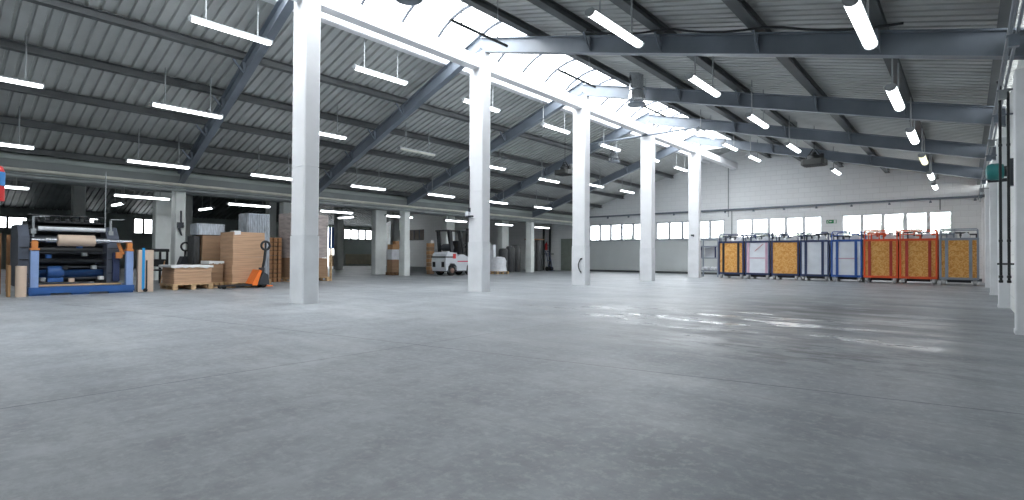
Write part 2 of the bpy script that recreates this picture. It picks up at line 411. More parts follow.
sheet('ceiling_right', XR-.25, 1.0, lambda x: RT(x)+PU, 'roof', 'corrugated sheet roof sloping down to the right wall')
sheet('ceiling_left', -21.95, XL+.32, lambda x: LT(x)+PU, 'roof', 'corrugated sheet roof sloping down to the left')
sheet('ceiling_right_front', XA, XR-.25, lambda x: RT(x)+PU, 'roof', 'corrugated roof right of the ridge before the skylight', YB, YS-.1)
sheet('ceiling_left_front', XL+.32, XA, lambda x: LT(x)+PU, 'roof', 'corrugated roof left of the ridge before the skylight', YB, YS-.1)
sheet('ceiling_right_end', XA, XR-.25, lambda x: RT(x)+PU, 'roof', 'corrugated roof right of the ridge beyond the skylight', YK+.1, YE)
sheet('ceiling_left_end', XL+.32, XA, lambda x: LT(x)+PU, 'roof', 'corrugated roof left of the ridge beyond the skylight', YK+.1, YE)
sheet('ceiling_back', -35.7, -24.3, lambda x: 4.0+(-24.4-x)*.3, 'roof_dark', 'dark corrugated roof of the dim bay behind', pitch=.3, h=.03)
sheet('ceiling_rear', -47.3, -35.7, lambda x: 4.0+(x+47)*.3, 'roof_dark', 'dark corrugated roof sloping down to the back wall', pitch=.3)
struct(MB((-23.1, 13, 3.7)).box(-24.4, -21.7, YB, YE, 3.86, 4.0).box(-22.05, -21.94, YB, YE, 4.0, 4.34).box(-24.42, -24.28, YB, YE, 4.0, 4.3).build('ceiling_valley', 'plaster'), 'flat valley gutter strip between the two roofs', 'roof')  # two upper strips added to block sky light leaking past the sheets

# skylight: barrel vault along the ridge
def arc(n=14, x0=XL, x1=XR, z0=7.12, rise=1.0):
    c = (x0+x1)/2; hw = (x1-x0)/2; R_ = (hw*hw+rise*rise)/(2*rise); a0 = math.asin(hw/R_)
    return [(c+R_*math.sin(-a0+2*a0*i/n), z0+rise-R_+R_*math.cos(-a0+2*a0*i/n)) for i in range(n+1)]
sk = thing('skylight', 'long white barrel vault skylight along the roof ridge', 'skylight', (XA, 13.4, 7.0), kind='structure'); so = sk.location
A = arc(); mb = MB(so); n = len(A)
mb.add([(x, y, z) for y in (YS, YK) for x, z in A], [(i, i+1, n+i+1, n+i) for i in range(n-1)], True); mb.build('glazing', 'vault', sk)
y = YS + .4
while y < YK:
    MB(so).tube([(x, y, z-.05) for x, z in A[2:13]], .045, 6).build('glazing_rib', 'rib', sk); y += 1.3125
for x, sg in ((XL, 1), (XR, -1)):
    MB(so).box(x-.04, x+.04, YS, YK, 7.1, 7.16).build('kerb', 'white', sk)
for y in (YS-.12, YK): MB(so).prism([(x, y, z) for x, z in A], (0, .12, 0)).build('end_plate', 'roof', sk)

# ------------------------------------------------------------------ tall columns
def column(y, x0, x1, dy, h, lab, group, m1='white', m2='whitelo', joints=(1.43, 2.86)):
    t = thing('concrete_column', lab, 'column', ((x0+x1)/2, y+dy/2, 0), 0, group, 'thing'); o = t.location
    zs = [0] + list(joints) + [h]
    for k in range(len(zs)-1):
        e = .012 if k == 0 else 0
        mb = MB(o); mb.cbox(x0-e, x1+e, y-e, y+dy+e, zs[k], zs[k+1]-(.014 if k < len(zs)-2 else 0), .025)
        if k < len(zs)-2: mb.cbox(x0+.015, x1-.015, y+.015, y+dy-.015, zs[k+1]-.014, zs[k+1], .02)
        mb.build('shaft_lift', m2 if k == 0 else m1, t)
    return t
cl = ['white concrete column beside the camera at the left edge'] + ['tall white concrete column, %s of the row down the hall' % s for s in ('nearest', 'second', 'third', 'fourth', 'fifth and farthest')]
TALL = [column(y, -10.85, -10.3, .34, 6.8, cl[i], 'tall white columns') for i, y in enumerate(FR)]
# longitudinal beam A between the columns
for i in range(len(FR)):
    a = FR[i]+.343; b = FR[i+1]-.003 if i+1 < len(FR) else YE
    if i == 0: pass
    mb = MB((-10.62, a, 6.4)); mb.cbox(-10.72, -10.42, a, b, 6.36, 6.70, .02)
    o = mb.build('ridge_beam', 'white'); tag(o, 'white steel ridge beam %s' % (('spanning between the %s and %s tall columns' % (['frame edge', 'first', 'second', 'third', 'fourth'][i], ['first', 'second', 'third', 'fourth', 'fifth'][i])) if i < 5 else 'from the fifth tall column to the far wall'), 'beam', 'ridge beams under the skylight', 'thing')

# ------------------------------------------------------------------ rafters
RPUR = [-8.62, -6.85, -5.05, -3.05, -1.12, .45]
LPUR = [-12.2, -14.5, -16.35, -18.1, -19.85, -21.55]
nm = ['beside the camera', 'nearest in view', 'second', 'third', 'fourth', 'fifth']
def rafter(i, side):
    y = FR[i]+.17; f = RT if side > 0 else LT
    xe = .66 if side > 0 else -21.62
    t = thing('steel_rafter', 'blue grey steel rafter from %s tall column %s' % (['the frame edge', 'the first', 'the second', 'the third', 'the fourth', 'the fifth'][i], 'down to the right wall' if side > 0 else 'down to a low column'), 'rafter', (XA, y, f(XA)-.42), 0, 'right roof rafters' if side > 0 else 'left roof rafters', 'thing'); o = t.location
    m = MB(o); dp = .42; sk_ = LOWC[i] - y if side < 0 else 0
    yc = lambda x: y + sk_*(XA-x)/(XA+21.8)
    for w_, za, zb in ((.2, -dp, -dp+.03), (.03, -dp+.03, -.03), (.2, -.03, 0)):
        m.prism([(XA, y-w_/2, f(XA)+za), (xe, yc(xe)-w_/2, f(xe)+za), (xe, yc(xe)-w_/2, f(xe)+zb), (XA, y-w_/2, f(XA)+zb)], (0, w_, 0))
    m.build('rafter_beam', 'steel', t)
    for x in (RPUR if side > 0 else LPUR)[1:-1]:
        b = MB(o); y_ = y; yq = yc(x)
        for sg in (-1, 1):
            b.prism([(x-.02, yq+sg*.016, f(x)-.03), (x-.02, yq+sg*.10, f(x)-.03), (x-.02, yq+sg*.06, f(x)-dp+.03), (x-.02, yq+sg*.016, f(x)-dp+.03)], (.04, 0, 0))
        b.bar((x, yq-.06, f(x)-.32), (x, yq-.34, f(x)-.005), .03, .05)
        b.build('stiffener', 'steel', t)
for i in range(6):
    rafter(i, 1); rafter(i, -1)
rn = ['at the skylight edge', 'second below the skylight', 'third below the skylight', 'fourth below the skylight', 'fifth below the skylight', 'lowest, at the eaves']
for side, L_ in ((1, RPUR), (-1, LPUR)):
    f = RT if side > 0 else LT
    for k, x in enumerate(L_):
        z = f(x); mb = MB((x, 13, z)); wh = (k == 0)
        if wh and side < 0: mb.box(x-.05, x+.14, YB, YE, z+.052, z+PU-.045)
        mb.box(x-.02, x+.02, YB, YE, z+.06, z+PU-.05); mb.box(x-.1, x+.1, YB, YE, z+.037, z+.06); mb.box(x-.02, x+.09, YB, YE, z+PU-.05, z+PU-.032)
        o = mb.build('roof_purlin', 'white' if (wh and side < 0) else 'purlin')
        tag(o, '%s steel purlin of the %s roof slope, %s' % ('white' if (wh and side < 0) else 'grey', 'right' if side > 0 else 'left', rn[k]), 'purlin', '%s roof purlins' % ('right' if side > 0 else 'left'), 'thing')

# ------------------------------------------------------------------ low columns and the dim bay
ll = ['beside the frame edge', 'nearest in view, beside the cardboard pallets', 'behind the nearest tall column', 'left of the forklift, with bare front', 'behind the second tall column', 'farthest, before the dark wrapped stacks']
for i, y in enumerate(LOWC): column(y-.17, -22.05, -21.6, .34, 3.4, 'slim white low column %s' % ll[i], 'low columns at the roof valley', 'colgrey', 'colgrey', (1.43,))
l2 = ['at the frame edge', 'nearest, behind the dark table', 'behind the silver wrapped stack', 'wide, left of the stacked boxes', 'behind the forklift', 'farthest, before the dark stacks']
for i in range(6): column(1.4+5.12*i, -24.65, -24.25, .68, 3.5, 'grey square column of the second row %s' % l2[i], 'second row columns', 'colgrey', 'colgrey', ())
for i in range(6): column(.7+5.12*i, -36.0, -35.5, .5, 6.9, 'grey column deep in the dim bay, %s in its row' % ORD[i], 'deep bay columns', 'colgrey', 'colgrey', ())
for x, lab in ((-21.83, 'long grey valley beam on the slim low columns'), (-24.45, 'long grey valley beam on the second row columns')):
    mb = MB((x, 13, 3.4)); h0 = 3.401 if x > -23 else 3.501
    mb.box(x-.2, x+.2, YB, YE, h0, 3.62); mb.box(x-.14, x+.14, YB, YE, 3.62, 3.855)
    tag(mb.build('valley_beam', 'valley'), lab, 'beam', 'valley beams', 'thing')
for k, (dx, z, r) in enumerate(((.24, 3.53, .055), (.24, 3.43, .03), (.27, 3.33, .05))):
    tag(MB((-21.6, 13, z)).cyl((-21.62+dx-.12, YB, z), (-21.62+dx-.12, YE, z), r, 10).build('service_pipe', ['lampoff', 'pipeg', 'pipeg'][k]), '%s service pipe along the valley beam' % ['pale upper', 'thin grey middle', 'grey lowest'][k], 'pipe', 'pipes along the valley beam')
# ------------------------------------------------------------------ lamps
LMAT = {}
def make_lamp(kind):
    t = thing('fluorescent_lamp', 'lamp', 'lamp')
    L_ = 1.74; h = L_/2
    dm = {'lit': 'tube', 'dim': 'tubedim', 'off': 'lampoff', 'dark': 'lampbacklit'}[kind]
    m = MB(); m.prism([(-.09, -h, .085), (.09, -h, .085), (.09, -h, .105), (.06, -h, .135), (-.06, -h, .135), (-.09, -h, .105)], (0, L_, 0)); m.build('housing', 'lampbacklit' if kind == 'dark' else 'lampbody', t)
    prof = [(.085*math.cos(a), .075*math.sin(a)+.09) for a in [math.pi + math.pi*i/8 for i in range(9)]]
    d = MB(); rings = []
    for yy, sc in ((-h+.03, .8), (-h+.07, 1), (h-.07, 1), (h-.03, .8)): rings += [(x*sc, yy, .09+(z-.09)*sc) for x, z in prof]
    d.add(rings, [(j*9+k, j*9+k+1, (j+1)*9+k+1, (j+1)*9+k) for j in range(3) for k in range(8)] + [tuple(range(9)), tuple(range(27, 36))[::-1]] + [(j*9+8, j*9, (j+1)*9, (j+1)*9+8) for j in range(3)], True)
    d.build('diffuser', dm, t)
    for sg in (-1, 1):
        e = MB(); e.prism([(x*1.06, sg*h-(0.03 if sg > 0 else 0), .09+(z-.09)*1.06) for x, z in prof], (0, .03, 0)); e.build('end_cap', 'lampbacklit' if kind == 'dark' else 'lampbody', t)
    return t
PROTO = {}
def lamp(x, y, z, label, group, kind='lit', roof=None, tilt=0, rz=0, slope=0):
    if group == 'left slope lamps': x, y, z = x*.972, y*.972, 1+(z-1)*.972
    if kind not in PROTO: PROTO[kind] = make_lamp(kind); t = PROTO[kind]
    else: t = copy_tree(PROTO[kind])
    for c in list(t.children):
        if c.name.startswith('hanger_rod'): bpy.data.objects.remove(c)
    t.location = (x, y, z); t.rotation_euler = (0, slope, rz); tag(t, label, 'lamp', group)
    if kind == 'dark': t.scale = (.42, 1, .42)
    if roof:
        for sg in (-.55, .55):
            if rz == 0 and x > -22:
                for i_ in range(6):
                    yr = FR[i_]+.17+((LOWC[i_]-FR[i_]-.17)*(XA-x)/11.3 if x < XA else 0)
                    if abs(y+sg-yr) < .2: sg = yr-y+(.22 if sg > 0 else -.22)
            zz = roof(x)-z if rz == 0 else roof(x-sg)-z
            for xp in LPUR+RPUR:
                if abs(x-xp) < .13 and x > -22: zz = LT(xp)+.038-z-.004 if x < -11 else RT(xp)+.034-z
            MB().cyl((0, sg, .12), (0, sg, zz/(.42 if kind == 'dark' else 1)), .016, 6).build('hanger_rod', 'lampbody', t)
    return t
GL = lambda x: LT(x)+PU+.05
GR = lambda x: RT(x)+PU+.05
TOP = [(-12.79, .9, 6.1), (-12.79, 4.9, 6.1), (-12.72, 8.92, 6.13), (-12.64, 12.96, 6.15), (-12.6, 17.27, 6.16), (-12.7, 21.7, 6.13), (-12.6, 25.7, 6.16), (-12.64, 29.6, 6.15)]
MID = [(-16.6, 1.25, 4.93), (-16.48, 5.17, 4.98), (-16.3, 9.1, 5.03), (-16.29, 13.14, 5.04), (-16.3, 17.4, 5.03), (-16.53, 22.0, 4.96), (-16.15, 25.9, 5.08), (-16.1, 29.55, 5.09)]
LOW = [(-19.9, 1.5, 3.94), (-19.99, 5.44, 3.91), (-19.92, 9.18, 3.93), (-19.84, 13.28, 3.95), (-19.74, 17.42, 3.98), (-19.75, 21.5, 3.98), (-19.72, 25.63, 3.99)]
for rown, R_ in (('top', TOP), ('middle', MID), ('bottom', LOW)):
    for k, (x, y, z) in enumerate(R_):
        off = (rown == 'middle' and k == 3)
        lamp(x, y, z-.02, ('unlit' if off else 'lit')+' fluorescent lamp, %s of the %s row on the left slope' % (ORD[k], rown), 'left slope lamps', 'off' if off else 'lit', GL)
for k, (x, y, z) in enumerate([(-1.03, 8.15, 3.98), (-1.02, 12.3, 3.98), (-1.01, 16.3, 3.97), (-1.0, 20.3, 3.97), (-.99, 24.4, 3.97), (-1.01, 28.1, 3.97)]):
    lamp(x, y, z, ('dim yellowish' if k == 3 else 'lit')+' fluorescent lamp, %s of the row beside the right wall' % ORD[k], 'right slope lamps', 'dim' if k == 3 else 'lit', GR)
for k, (x, y, z) in enumerate([(-4.61, 8.08, 4.9), (-4.58, 12.05, 4.9), (-4.55, 16.05, 4.88), (-4.74, 20.97, 4.93), (-4.6, 24.6, 4.9), (-4.46, 27.4, 4.86)][:4] + [(-4.46, 27.4, 4.86)]):
    lamp(x, y, z, 'lit fluorescent lamp, %s of the middle row on the right slope' % ORD[k], 'right slope lamps', 'lit', GR)
for k, (x, y, z, kd) in enumerate([(-7.9, 8.05, 5.76, 'dark'), (-7.9, 11.8, 5.76, 'dark'), (-7.95, 16.4, 5.9, 'dark'), (-7.95, 21.1, 5.93, 'lit'), (-7.75, 23.3, 5.75, 'lit'), (-7.75, 26.75, 5.75, 'lit')]):
    lamp(x, y, z, ('unlit shade-toned' if kd == 'dark' else 'lit')+' lamp, %s of the row below the skylight edge' % ORD[k], 'right slope lamps', kd, GR)
for k, y in enumerate([1.75, 5.65, 9.4, 13.4, 17.05, 21.1, 25.3, 29.3]):
    lamp(-22.6, y, 3.02, 'lit fluorescent lamp, %s of the row under the valley gutter' % ORD[k], 'low bay lamps', 'lit', lambda x: 3.87)
for k, (y, z) in enumerate(((6.16, 3.24), (9.7, 3.3), (17.4, 3.35))):
    lamp(-28.2, y, z-.1, 'lit crosswise lamp in the dim bay, %s' % ['behind the machine', 'behind the wrapped boxes', 'right of the nearest tall column'][k], 'dim bay lamps', 'lit', lambda x: 4.0+(-24.4-x)*.3+.05, rz=math.pi/2)

# ------------------------------------------------------------------ carts
def cart(x0, x1, y, fm, pm, bm, lab, z2=2.24, bars=(.18, .80), content=True, seed=0):
    rnd = random.Random(seed); wd = x1-x0; dp = 1.35
    t = thing('glass_transport_cart', lab, 'cart', ((x0+x1)/2, y+dp/2, 0), 0, 'transport carts in a row'); o = t.location
    y1 = y+dp; p = .045
    b = MB(o); zb = .21
    b.box(x0, x1, y, y+.07, zb, zb+.09); b.box(x0, x1, y1-.07, y1, zb, zb+.09)
    b.box(x0, x0+.07, y+.07, y1-.07, zb, zb+.09); b.box(x1-.07, x1, y+.07, y1-.07, zb, zb+.09); b.box(x0+.07, x1-.07, y+.07, y1-.07, zb+.0, zb+.06)
    b.build('base_frame', fm, t)
    MB(o).box(x0+.24, x1-.24, y+.16, y1-.1, .1, zb).build('under_cart_shade', 'black', t)  # black block added to darken the gap under the cart
    for px in (x0, x1-.07):
        for py in (y, y1-.07):
            MB(o).box(px, px+.07, py, py+.07, zb+.09, 1.86).build('post', fm, t)
    for px in (x0+.12, x1-.12):
        for py in (y+.1, y1-.1):
            c = MB(o); c.box(px-.068, px+.068, py-.05, py+.05, .17, zb); c.box(px-.068, px-.054, py-.03, py+.03, .08, .17); c.box(px+.054, px+.068, py-.03, py+.03, .08, .17)
            cc = c.build('castor_fork', 'lampbody', t)
            MB(o).lathe((px, py, .109), [(.03, -.05), (.1, -.05), (.108, -.03), (.108, .03), (.1, .05), (.03, .05)], 16, 'x').build('castor_wheel', 'castor', cc)
    r = MB(o)
    for py in (y, y1-.07): r.box(x0+.07, x1-.07, py, py+.06, 1.77, 1.86)
    for px in (x0, x1-.07): r.box(px, px+.06, y+.07, y1-.07, 1.79, 1.86)
    r.build('top_rail', fm, t)
    MB(o).box(x0+.071, x1-.071, y+.035, y+.055, zb+.09, 1.79).build('front_panel', pm, t)
    MB(o).box(x0+.071, x1-.071, y1-.055, y1-.035, zb+.09, 1.79).build('rear_panel', pm, t)
    for px in (x0+.03, x1-.05): MB(o).box(px, px+.02, y+.071, y1-.071, zb+.09, 1.79).build('side_panel', pm, t)
    if pm == 'panel' and fm != 'navy' or bm == 'pinkbar':
        MB(o).box(x0+.16, x1-.16, y+.025, y+.034, 1.0, 1.05).build('cross_strap', 'pinkbar', t)
    if bm == 'pinkbar':
        MB(o).bar((x0+.45, y+.03, 1.35), (x0+.85, y+.03, 1.72), .012, .06, (0, 1, 0)).build('brace_bar', 'redbar', t)
    for q in bars or ():
        bx = x0+wd*q; MB(o).box(bx-.05, bx+.05, y+.002, y+.034, zb+.09, 1.79).build('upright_bar', bm, t)
    for py in (y+.035, y1-.035):
        MB(o).tube([(x0+.035, py, 1.86), (x0+.035, py, z2-.05), (x0+.06, py, z2-.015), (x0+.085, py, z2), (x1-.085, py, z2), (x1-.06, py, z2-.015), (x1-.035, py, z2-.05), (x1-.035, py, 1.86)], .022, 8).build('hoop', fm, t)
    h = MB(o)
    for px in (x0+.035, x1-.035): MB(o).cyl((px, y+.035, z2-.05), (px, y1-.035, z2-.05), .02, 8).build('hoop_rail', fm, t)
    h = MB(o); h.tube([(x0+.04, y+.035, 2.04), (x0+wd*.4, y+.035, 2.04), (x0+wd*.4, y+.035, z2)], .02, 8); h.build('hoop_brace', fm, t)
    if content:
        for k in range(4):
            xx = x0+.17+wd*.19*k+rnd.uniform(0, .1); hz = rnd.uniform(1.98, 2.12); yy = y+.25+.2*k
            c = MB(o); c.box(xx, xx+.05, yy, yy+.05, 1.6, hz); c.box(xx-.12, xx+.27, yy, yy+.06, hz, hz+.06); c.box(xx+.21, xx+.27, yy, yy+.06, hz-.12, hz)
            c.build('locking_bar', 'dark' if rnd.random() < .6 else fm, t)
        for k in range(2):
            xx = x0+.15+wd*.42*k+rnd.uniform(0, .12); c = MB(o)
            ww = rnd.uniform(.25, .4); yy = y+.3
            c.prism([(xx, yy, 1.5), (xx+ww, yy, 1.5), (xx+ww*.95, yy, 1.98), (xx+ww*.6, yy, 2.1), (xx+ww*.2, yy, 2.03), (xx, yy, 1.92)], (0, .35, 0))
            c.build('wrapped_stack', 'film', t)
    return t
CY = 27.15
CA = [(-9.82, -8.56, 'navy', 'osb', 'black', 'dark framed cart with chipboard panel, leftmost of the row', (.2, .79)),
      (-8.5, -7.33, 'navy', 'panel', 'pinkbar', 'dark framed cart with white panel and pinkish uprights', (.14, .86)),
      (-7.27, -6.05, 'navy', 'osb', 'navy', 'dark blue cart with a plain undivided chipboard panel', None),
      (-6.0, -4.8, 'navy', 'panel', 'navy', 'dark blue cart with white panel and dark uprights', (.2, .78)),
      (-4.73, -3.52, 'bluetube', 'panel', 'bluetube', 'bright blue framed cart with white panel', (.2, .8)),
      (-3.48, -2.24, 'redtube', 'osb', 'redbar', 'orange red cart with chipboard panel, beside the bright blue cart', (.18, .8)),
      (-2.2, -.92, 'redtube', 'osb', 'redbar', 'orange red cart with chipboard panel, beside the grey cart', (.2, .8)),
      (-.87, .36, 'greytube', 'osb', 'greytube', 'grey framed cart with chipboard panel, rightmost of the row', (.19, .79))]
for i, (a, b, f, p, br, lab, bars) in enumerate(CA): cart(a*.976, b*.976, CY, f, p, br, lab, 2.2+.01*(i % 3), bars, True, i)
# small rack left of the carts
t = thing('metal_rack', 'small grey metal rack with white rolls, left of the carts', 'rack', (-10.35, 28.3, 0)); o = t.location
for px in (-10.95, -9.95):
    for py in (28.0, 28.6): MB(o).box(px, px+.06, py, py+.06, .0, 2.02).build('post', 'greytube', t)
for z in (.3, .98, 1.6, 1.96):
    MB(o).box(-10.89, -9.95, 28.0, 28.66, z, z+.06).build('shelf', 'greytube', t)
for px in (-10.8, -10.05): MB(o).box(px-.04, px+.04, 28.02, 28.06, 1.04, 1.6).build('upright_bar', 'navy', t)
MB(o).box(-10.7, -10.12, 28.3, 28.34, 1.04, 1.6).build('rear_panel', 'panel', t)
for k in range(4): tag(MB((-10.78+.23*k, 28.05, .36)).lathe((-10.73+.2*k, 28.1, .452), [(.02, 0), (.09, 0), (.09, .45), (.02, .45)], 14, 'y').build('film_roll', 'film'), 'white film roll in the metal rack, %s from its left' % TH[k], 'roll', 'film rolls in the rack')

# ------------------------------------------------------------------ blue machine
ML = (-17.6, 2.98, 0)
t = thing('winding_machine', 'blue framed paper winding machine with a kraft roll, at the left', 'machine', ML); o = ML
bb = MB(o); bb.box(-16.98, -16.75, 1.95, 4.04, .05, .2)
for a, b in ((1.97, 2.35), (2.75, 3.1), (3.5, 4.02)): bb.box(-16.95, -16.78, a, b, 0, .05)
for a in (1.98, 3.82): bb.box(-18.9, -16.98, a, a+.2, .03, .2)
bb.box(-18.95, -18.75, 2.18, 3.82, .03, .2); bb.build('base_beam', 'blue', t)
for a in (1.98, 3.86):
    MB(o).box(-16.93, -16.77, a, a+.15, .2, 1.09).build('front_post', 'paleblue', t)
    c = MB(o); c.box(-16.95, -16.75, a-.01, a+.16, 1.09, 1.14); c.box(-16.93, -16.78, a+.02, a+.13, 1.14, 1.27); c.prism([(-16.93, a+.0, 1.27), (-16.93, a+.15, 1.27), (-16.93, a+.11, 1.31), (-16.93, a+.04, 1.31)], (.14, 0, 0)); c.build('shaft_clamp', 'clamp', t)
for a, b in ((1.8, 2.0), (3.52, 3.78)):
    s_ = MB(o); s_.prism([(-17.15, a, .2), (-18.5, a, .2), (-18.5, a, 1.72), (-17.45, a, 1.72), (-17.15, a, 1.42)], (0, b-a, 0)); sp = s_.build('side_panel', 'machgrey', t)
    for zz in (.5, .85, 1.15): MB(o).box(-17.149, -17.13, a+.02, b-.02, zz, zz+.02).build('panel_seam', 'black', sp)
s_ = MB(o); s_.cyl((-16.86, 2.0, 1.34), (-16.86, 3.99, 1.34), .035, 12); s_.lathe((-16.86, 2.25, 1.34), [(.035, 0), (.06, 0), (.06, .2), (.035, .2)], 14, 'y'); s_.lathe((-16.86, 3.2, 1.34), [(.035, 0), (.06, 0), (.06, .3), (.035, .3)], 14, 'y'); s_.build('unwind_shaft', 'chrome', t)
r_ = MB(o); r_.lathe((-16.86, 2.48, 1.34), [(.05, 0), (.135, 0), (.14, .01), (.14, .71), (.135, .72), (.05, .72)], 28, 'y'); r_.build('paper_roll', 'kraft', t)
MB(o).lathe((-17.3, 2.17, 1.63), [(.02, 0), (.055, 0), (.055, 1.33), (.02, 1.33)], 16, 'y').build('guide_roller', 'film', t)
for k, (x, z, r) in enumerate(((-17.5, 1.38, .09), (-17.7, 1.1, .11), (-17.45, .82, .06), (-18.1, .9, .13), (-17.6, .5, .1), (-18.3, .5, .14), (-18.0, 1.5, .12))):
    MB(o).lathe((x, 2.0, z), [(.02, 0), (r, 0), (r, 1.52), (.02, 1.52)], 18, 'y').build('roller', ['dark', 'black', 'dark', 'dark', 'blue', 'black', 'black'][k], t)
c = MB(o)
for z, x, h in ((1.72, -17.45, .07), (.66, -17.3, .035), (1.02, -17.25, .03), (.36, -17.35, .05)): c.box(x-.06, x, 2.0, 3.52, z, z+h)
c.build('cross_bar', 'dark', t)
MB(o).box(-18.47, -18.42, 2.0, 3.52, .25, 1.86).build('rear_plate', 'black', t)
MB(o).box(-17.2, -17.0, 2.1, 3.8, .21, .25).build('drip_tray', 'wood', t)
g = MB(o); g.box(-17.75, -17.45, 2.0, 3.52, 1.66, 1.84); g.cyl((-17.5, 2.0, 1.97), (-17.5, 3.5, 1.97), .02, 8)
for k in range(7):
    yy = 2.12+.2*k; g.lathe((-17.6, yy, 1.87), [(.01, 0), (.06, 0), (.06, .08), (.01, .08)], 10, 'y'); g.cyl((-17.6, yy+.1, 1.84), (-17.6, yy+.1, 1.96), .02, 8)
g.build('cutter_head', 'black', t)
for yy in (2.08, 3.62):
    g = MB(o); g.cyl((-17.3, yy, 1.42), (-17.3, yy, 1.92), .025, 8); g.cyl((-17.3, yy, 1.92), (-17.3, yy+.3, 1.94), .015, 8); g.box(-17.36, -17.24, yy-.05, yy+.05, 1.5, 1.62); g.build('guide_post', 'lampbody', t)
g = MB(o); g.lathe((-17.3, 2.35, .55), [(.02, 0), (.13, 0), (.15, .05), (.15, .25), (.1, .32), (.02, .32)], 18, 'y'); g.box(-17.4, -17.2, 2.35, 2.65, .3, .41); g.build('drive_motor', 'blue', t)
g = MB(o); g.box(-17.1, -16.98, 3.62, 3.76, .3, 1.05); g.build('control_box', 'navy', t)
for k, (yy, zz, m_) in enumerate(((2.2, .33, 'lampbody'), (2.75, .3, 'kraft'), (3.0, .95, 'lampbody'), (2.3, .9, 'blue'), (2.62, .62, 'black'), (3.2, .62, 'lampbody'), (3.35, .34, 'paper'), (2.9, 1.15, 'blue'))):
    MB(o).cbox(-17.28, -17.12, yy, yy+.11, zz, zz+.09, .02).build('valve_block', m_, t)
g = MB(o); g.bar((-16.97, 3.72, 1.3), (-16.9, 3.82, 1.0), .05, .07); g.box(-17.0, -16.88, 3.66, 3.8, .9, 1.06); g.build('pneumatic_arm', 'clamp', t)
tag(MB((-17.4, 3.5, 2.0)).cyl((-17.3, 3.5, 1.6), (-17.3, 3.5, 3.2), .013, 8).build('supply_pipe', 'lampbody'), 'thin vertical supply pipe rising from the blue machine', 'pipe')
# rolls and boards beside the machine
t = thing('paper_roll', 'short upright kraft paper roll left of the blue machine', 'roll', (-16.6, 1.8, 0)); o = t.location
MB(o).lathe(o, [(.03, 0), (.1, 0), (.1, .72), (.03, .72)], 22).build('paper', 'kraft', t)
tag(MB((-16.72, 1.66, 0)).prism([(-16.9, 1.58, 0), (-16.75, 1.60, 0), (-16.72, 1.64, 0), (-16.88, 1.63, 0)], (0, 0, .73)).build('brown_board', 'brown'), 'brown board standing upright against the short kraft roll', 'board')
t = thing('cardboard_slab', 'upright kraft cardboard pack with blue stripe right of the machine', 'cardboard', (-16.9, 4.3, 0)); o = t.location
MB(o).prism([(-16.75, 4.12, 0), (-16.72, 4.46, 0), (-16.95, 4.5, 0), (-17.0, 4.14, 0)], (0, 0, 1.13)).build('cardboard', 'kraft', t)
MB(o).prism([(-16.74, 4.2, .06), (-16.735, 4.26, .06), (-16.725, 4.26, .06), (-16.73, 4.2, .06)], (0, 0, 1.12)).build('stripe', 'stripe', t, 'bright blue stripe')
MB(o).bar((-16.715, 4.3, .05), (-16.715, 4.3, .85), .02, .03).build('strap', 'black', t)
MB(o).lathe((-16.69, 4.27, .05), [(.02, -.02), (.05, -.02), (.05, .02), (.02, .02)], 14, 'x').build('castor_wheel', 'rubber', t)

# ------------------------------------------------------------------ pallets and stacks
def pallet(x0, x1, y0, y1, lab, group='wooden pallets', m='wood', h=.165):
    t = thing('wooden_pallet', lab, 'pallet', ((x0+x1)/2, (y0+y1)/2, 0), 0, group); o = t.location
    d = MB(o); n = 6; w_ = (x1-x0)/n
    for k in range(n): d.box(x0+w_*k+.01, x0+w_*(k+1)-.01, y0, y1, h-.03, h)
    for yy in (y0, (y0+y1)/2-.06, y1-.12): d.box(x0, x1, yy, yy+.12, h-.06, h-.03)
    d.build('deck', m, t)
    for xx in (x0, (x0+x1)/2-.06, x1-.12):
        for yy in (y0, (y0+y1)/2-.06, y1-.12): MB(o).box(xx, xx+.12, yy, yy+.12, .025, h-.06).build('block', m, t)
    for yy in (y0, (y0+y1)/2-.06, y1-.12): MB(o).box(x0, x1, yy, yy+.12, 0, .025).build('runner', m, t)
    return h
def bundles(x0, x1, y0, y1, z0, hs, m, what, group):
    z = z0; n = len(hs)
    for k, h in enumerate(hs):
        j = random.uniform(-.012, .012)
        b = MB(((x0+x1)/2, (y0+y1)/2, z)); b.cbox(x0+j, x1+j, y0+j, y1+j, z+.001, z+h-.004, .012)
        tag(b.build('cardboard_bundle', m), 'cardboard bundle in the %s, %s' % (what, ('the bottom one' if k == 0 else 'the top one' if k == n-1 else TH[k]+' from its bottom') if n > 1 else 'its only bundle'), 'cardboard', group)
        z += h
    return z
def sheet_top(x0, x1, y0, y1, z, lab):
    mb = MB(((x0+x1)/2, (y0+y1)/2, z)); n = 12; zb = []
    ring = [(x1+.012, y0+(y1-y0)*j/n) for j in range(n+1)] + [(x0-.012, y1-(y1-y0)*j/n) for j in range(n+1)]
    dr = [random.uniform(.03, .075) for _ in ring]; m = len(ring)
    vs = [(x, y, z+.022+random.uniform(0, .012)) for x, y in ring] + [(x+(.004 if x > x0 else -.004), y, z-d_) for (x, y), d_ in zip(ring, dr)] + [((x0+x1)/2, (y0+y1)/2, z+.03)]
    fs = [(a, (a+1) % m, 2*m) for a in range(m)] + [(a, m+a, m+(a+1) % m, (a+1) % m) for a in range(m)]
    tag(mb.add(vs, fs).build('paper_cover', 'paper'), lab, 'paper')
pallet(-18.1, -16.95, 5.0, 6.05, 'pallet under the low cardboard stack with white paper top')
z = bundles(-18.05, -17.0, 5.04, 6.02, .165, (.17, .17, .16), 'card', 'low stack by the slim column', 'low cardboard stack')
sheet_top(-18.07, -16.98, 4.95, 6.05, z+.01, 'crumpled white paper sheet on the low cardboard stack')
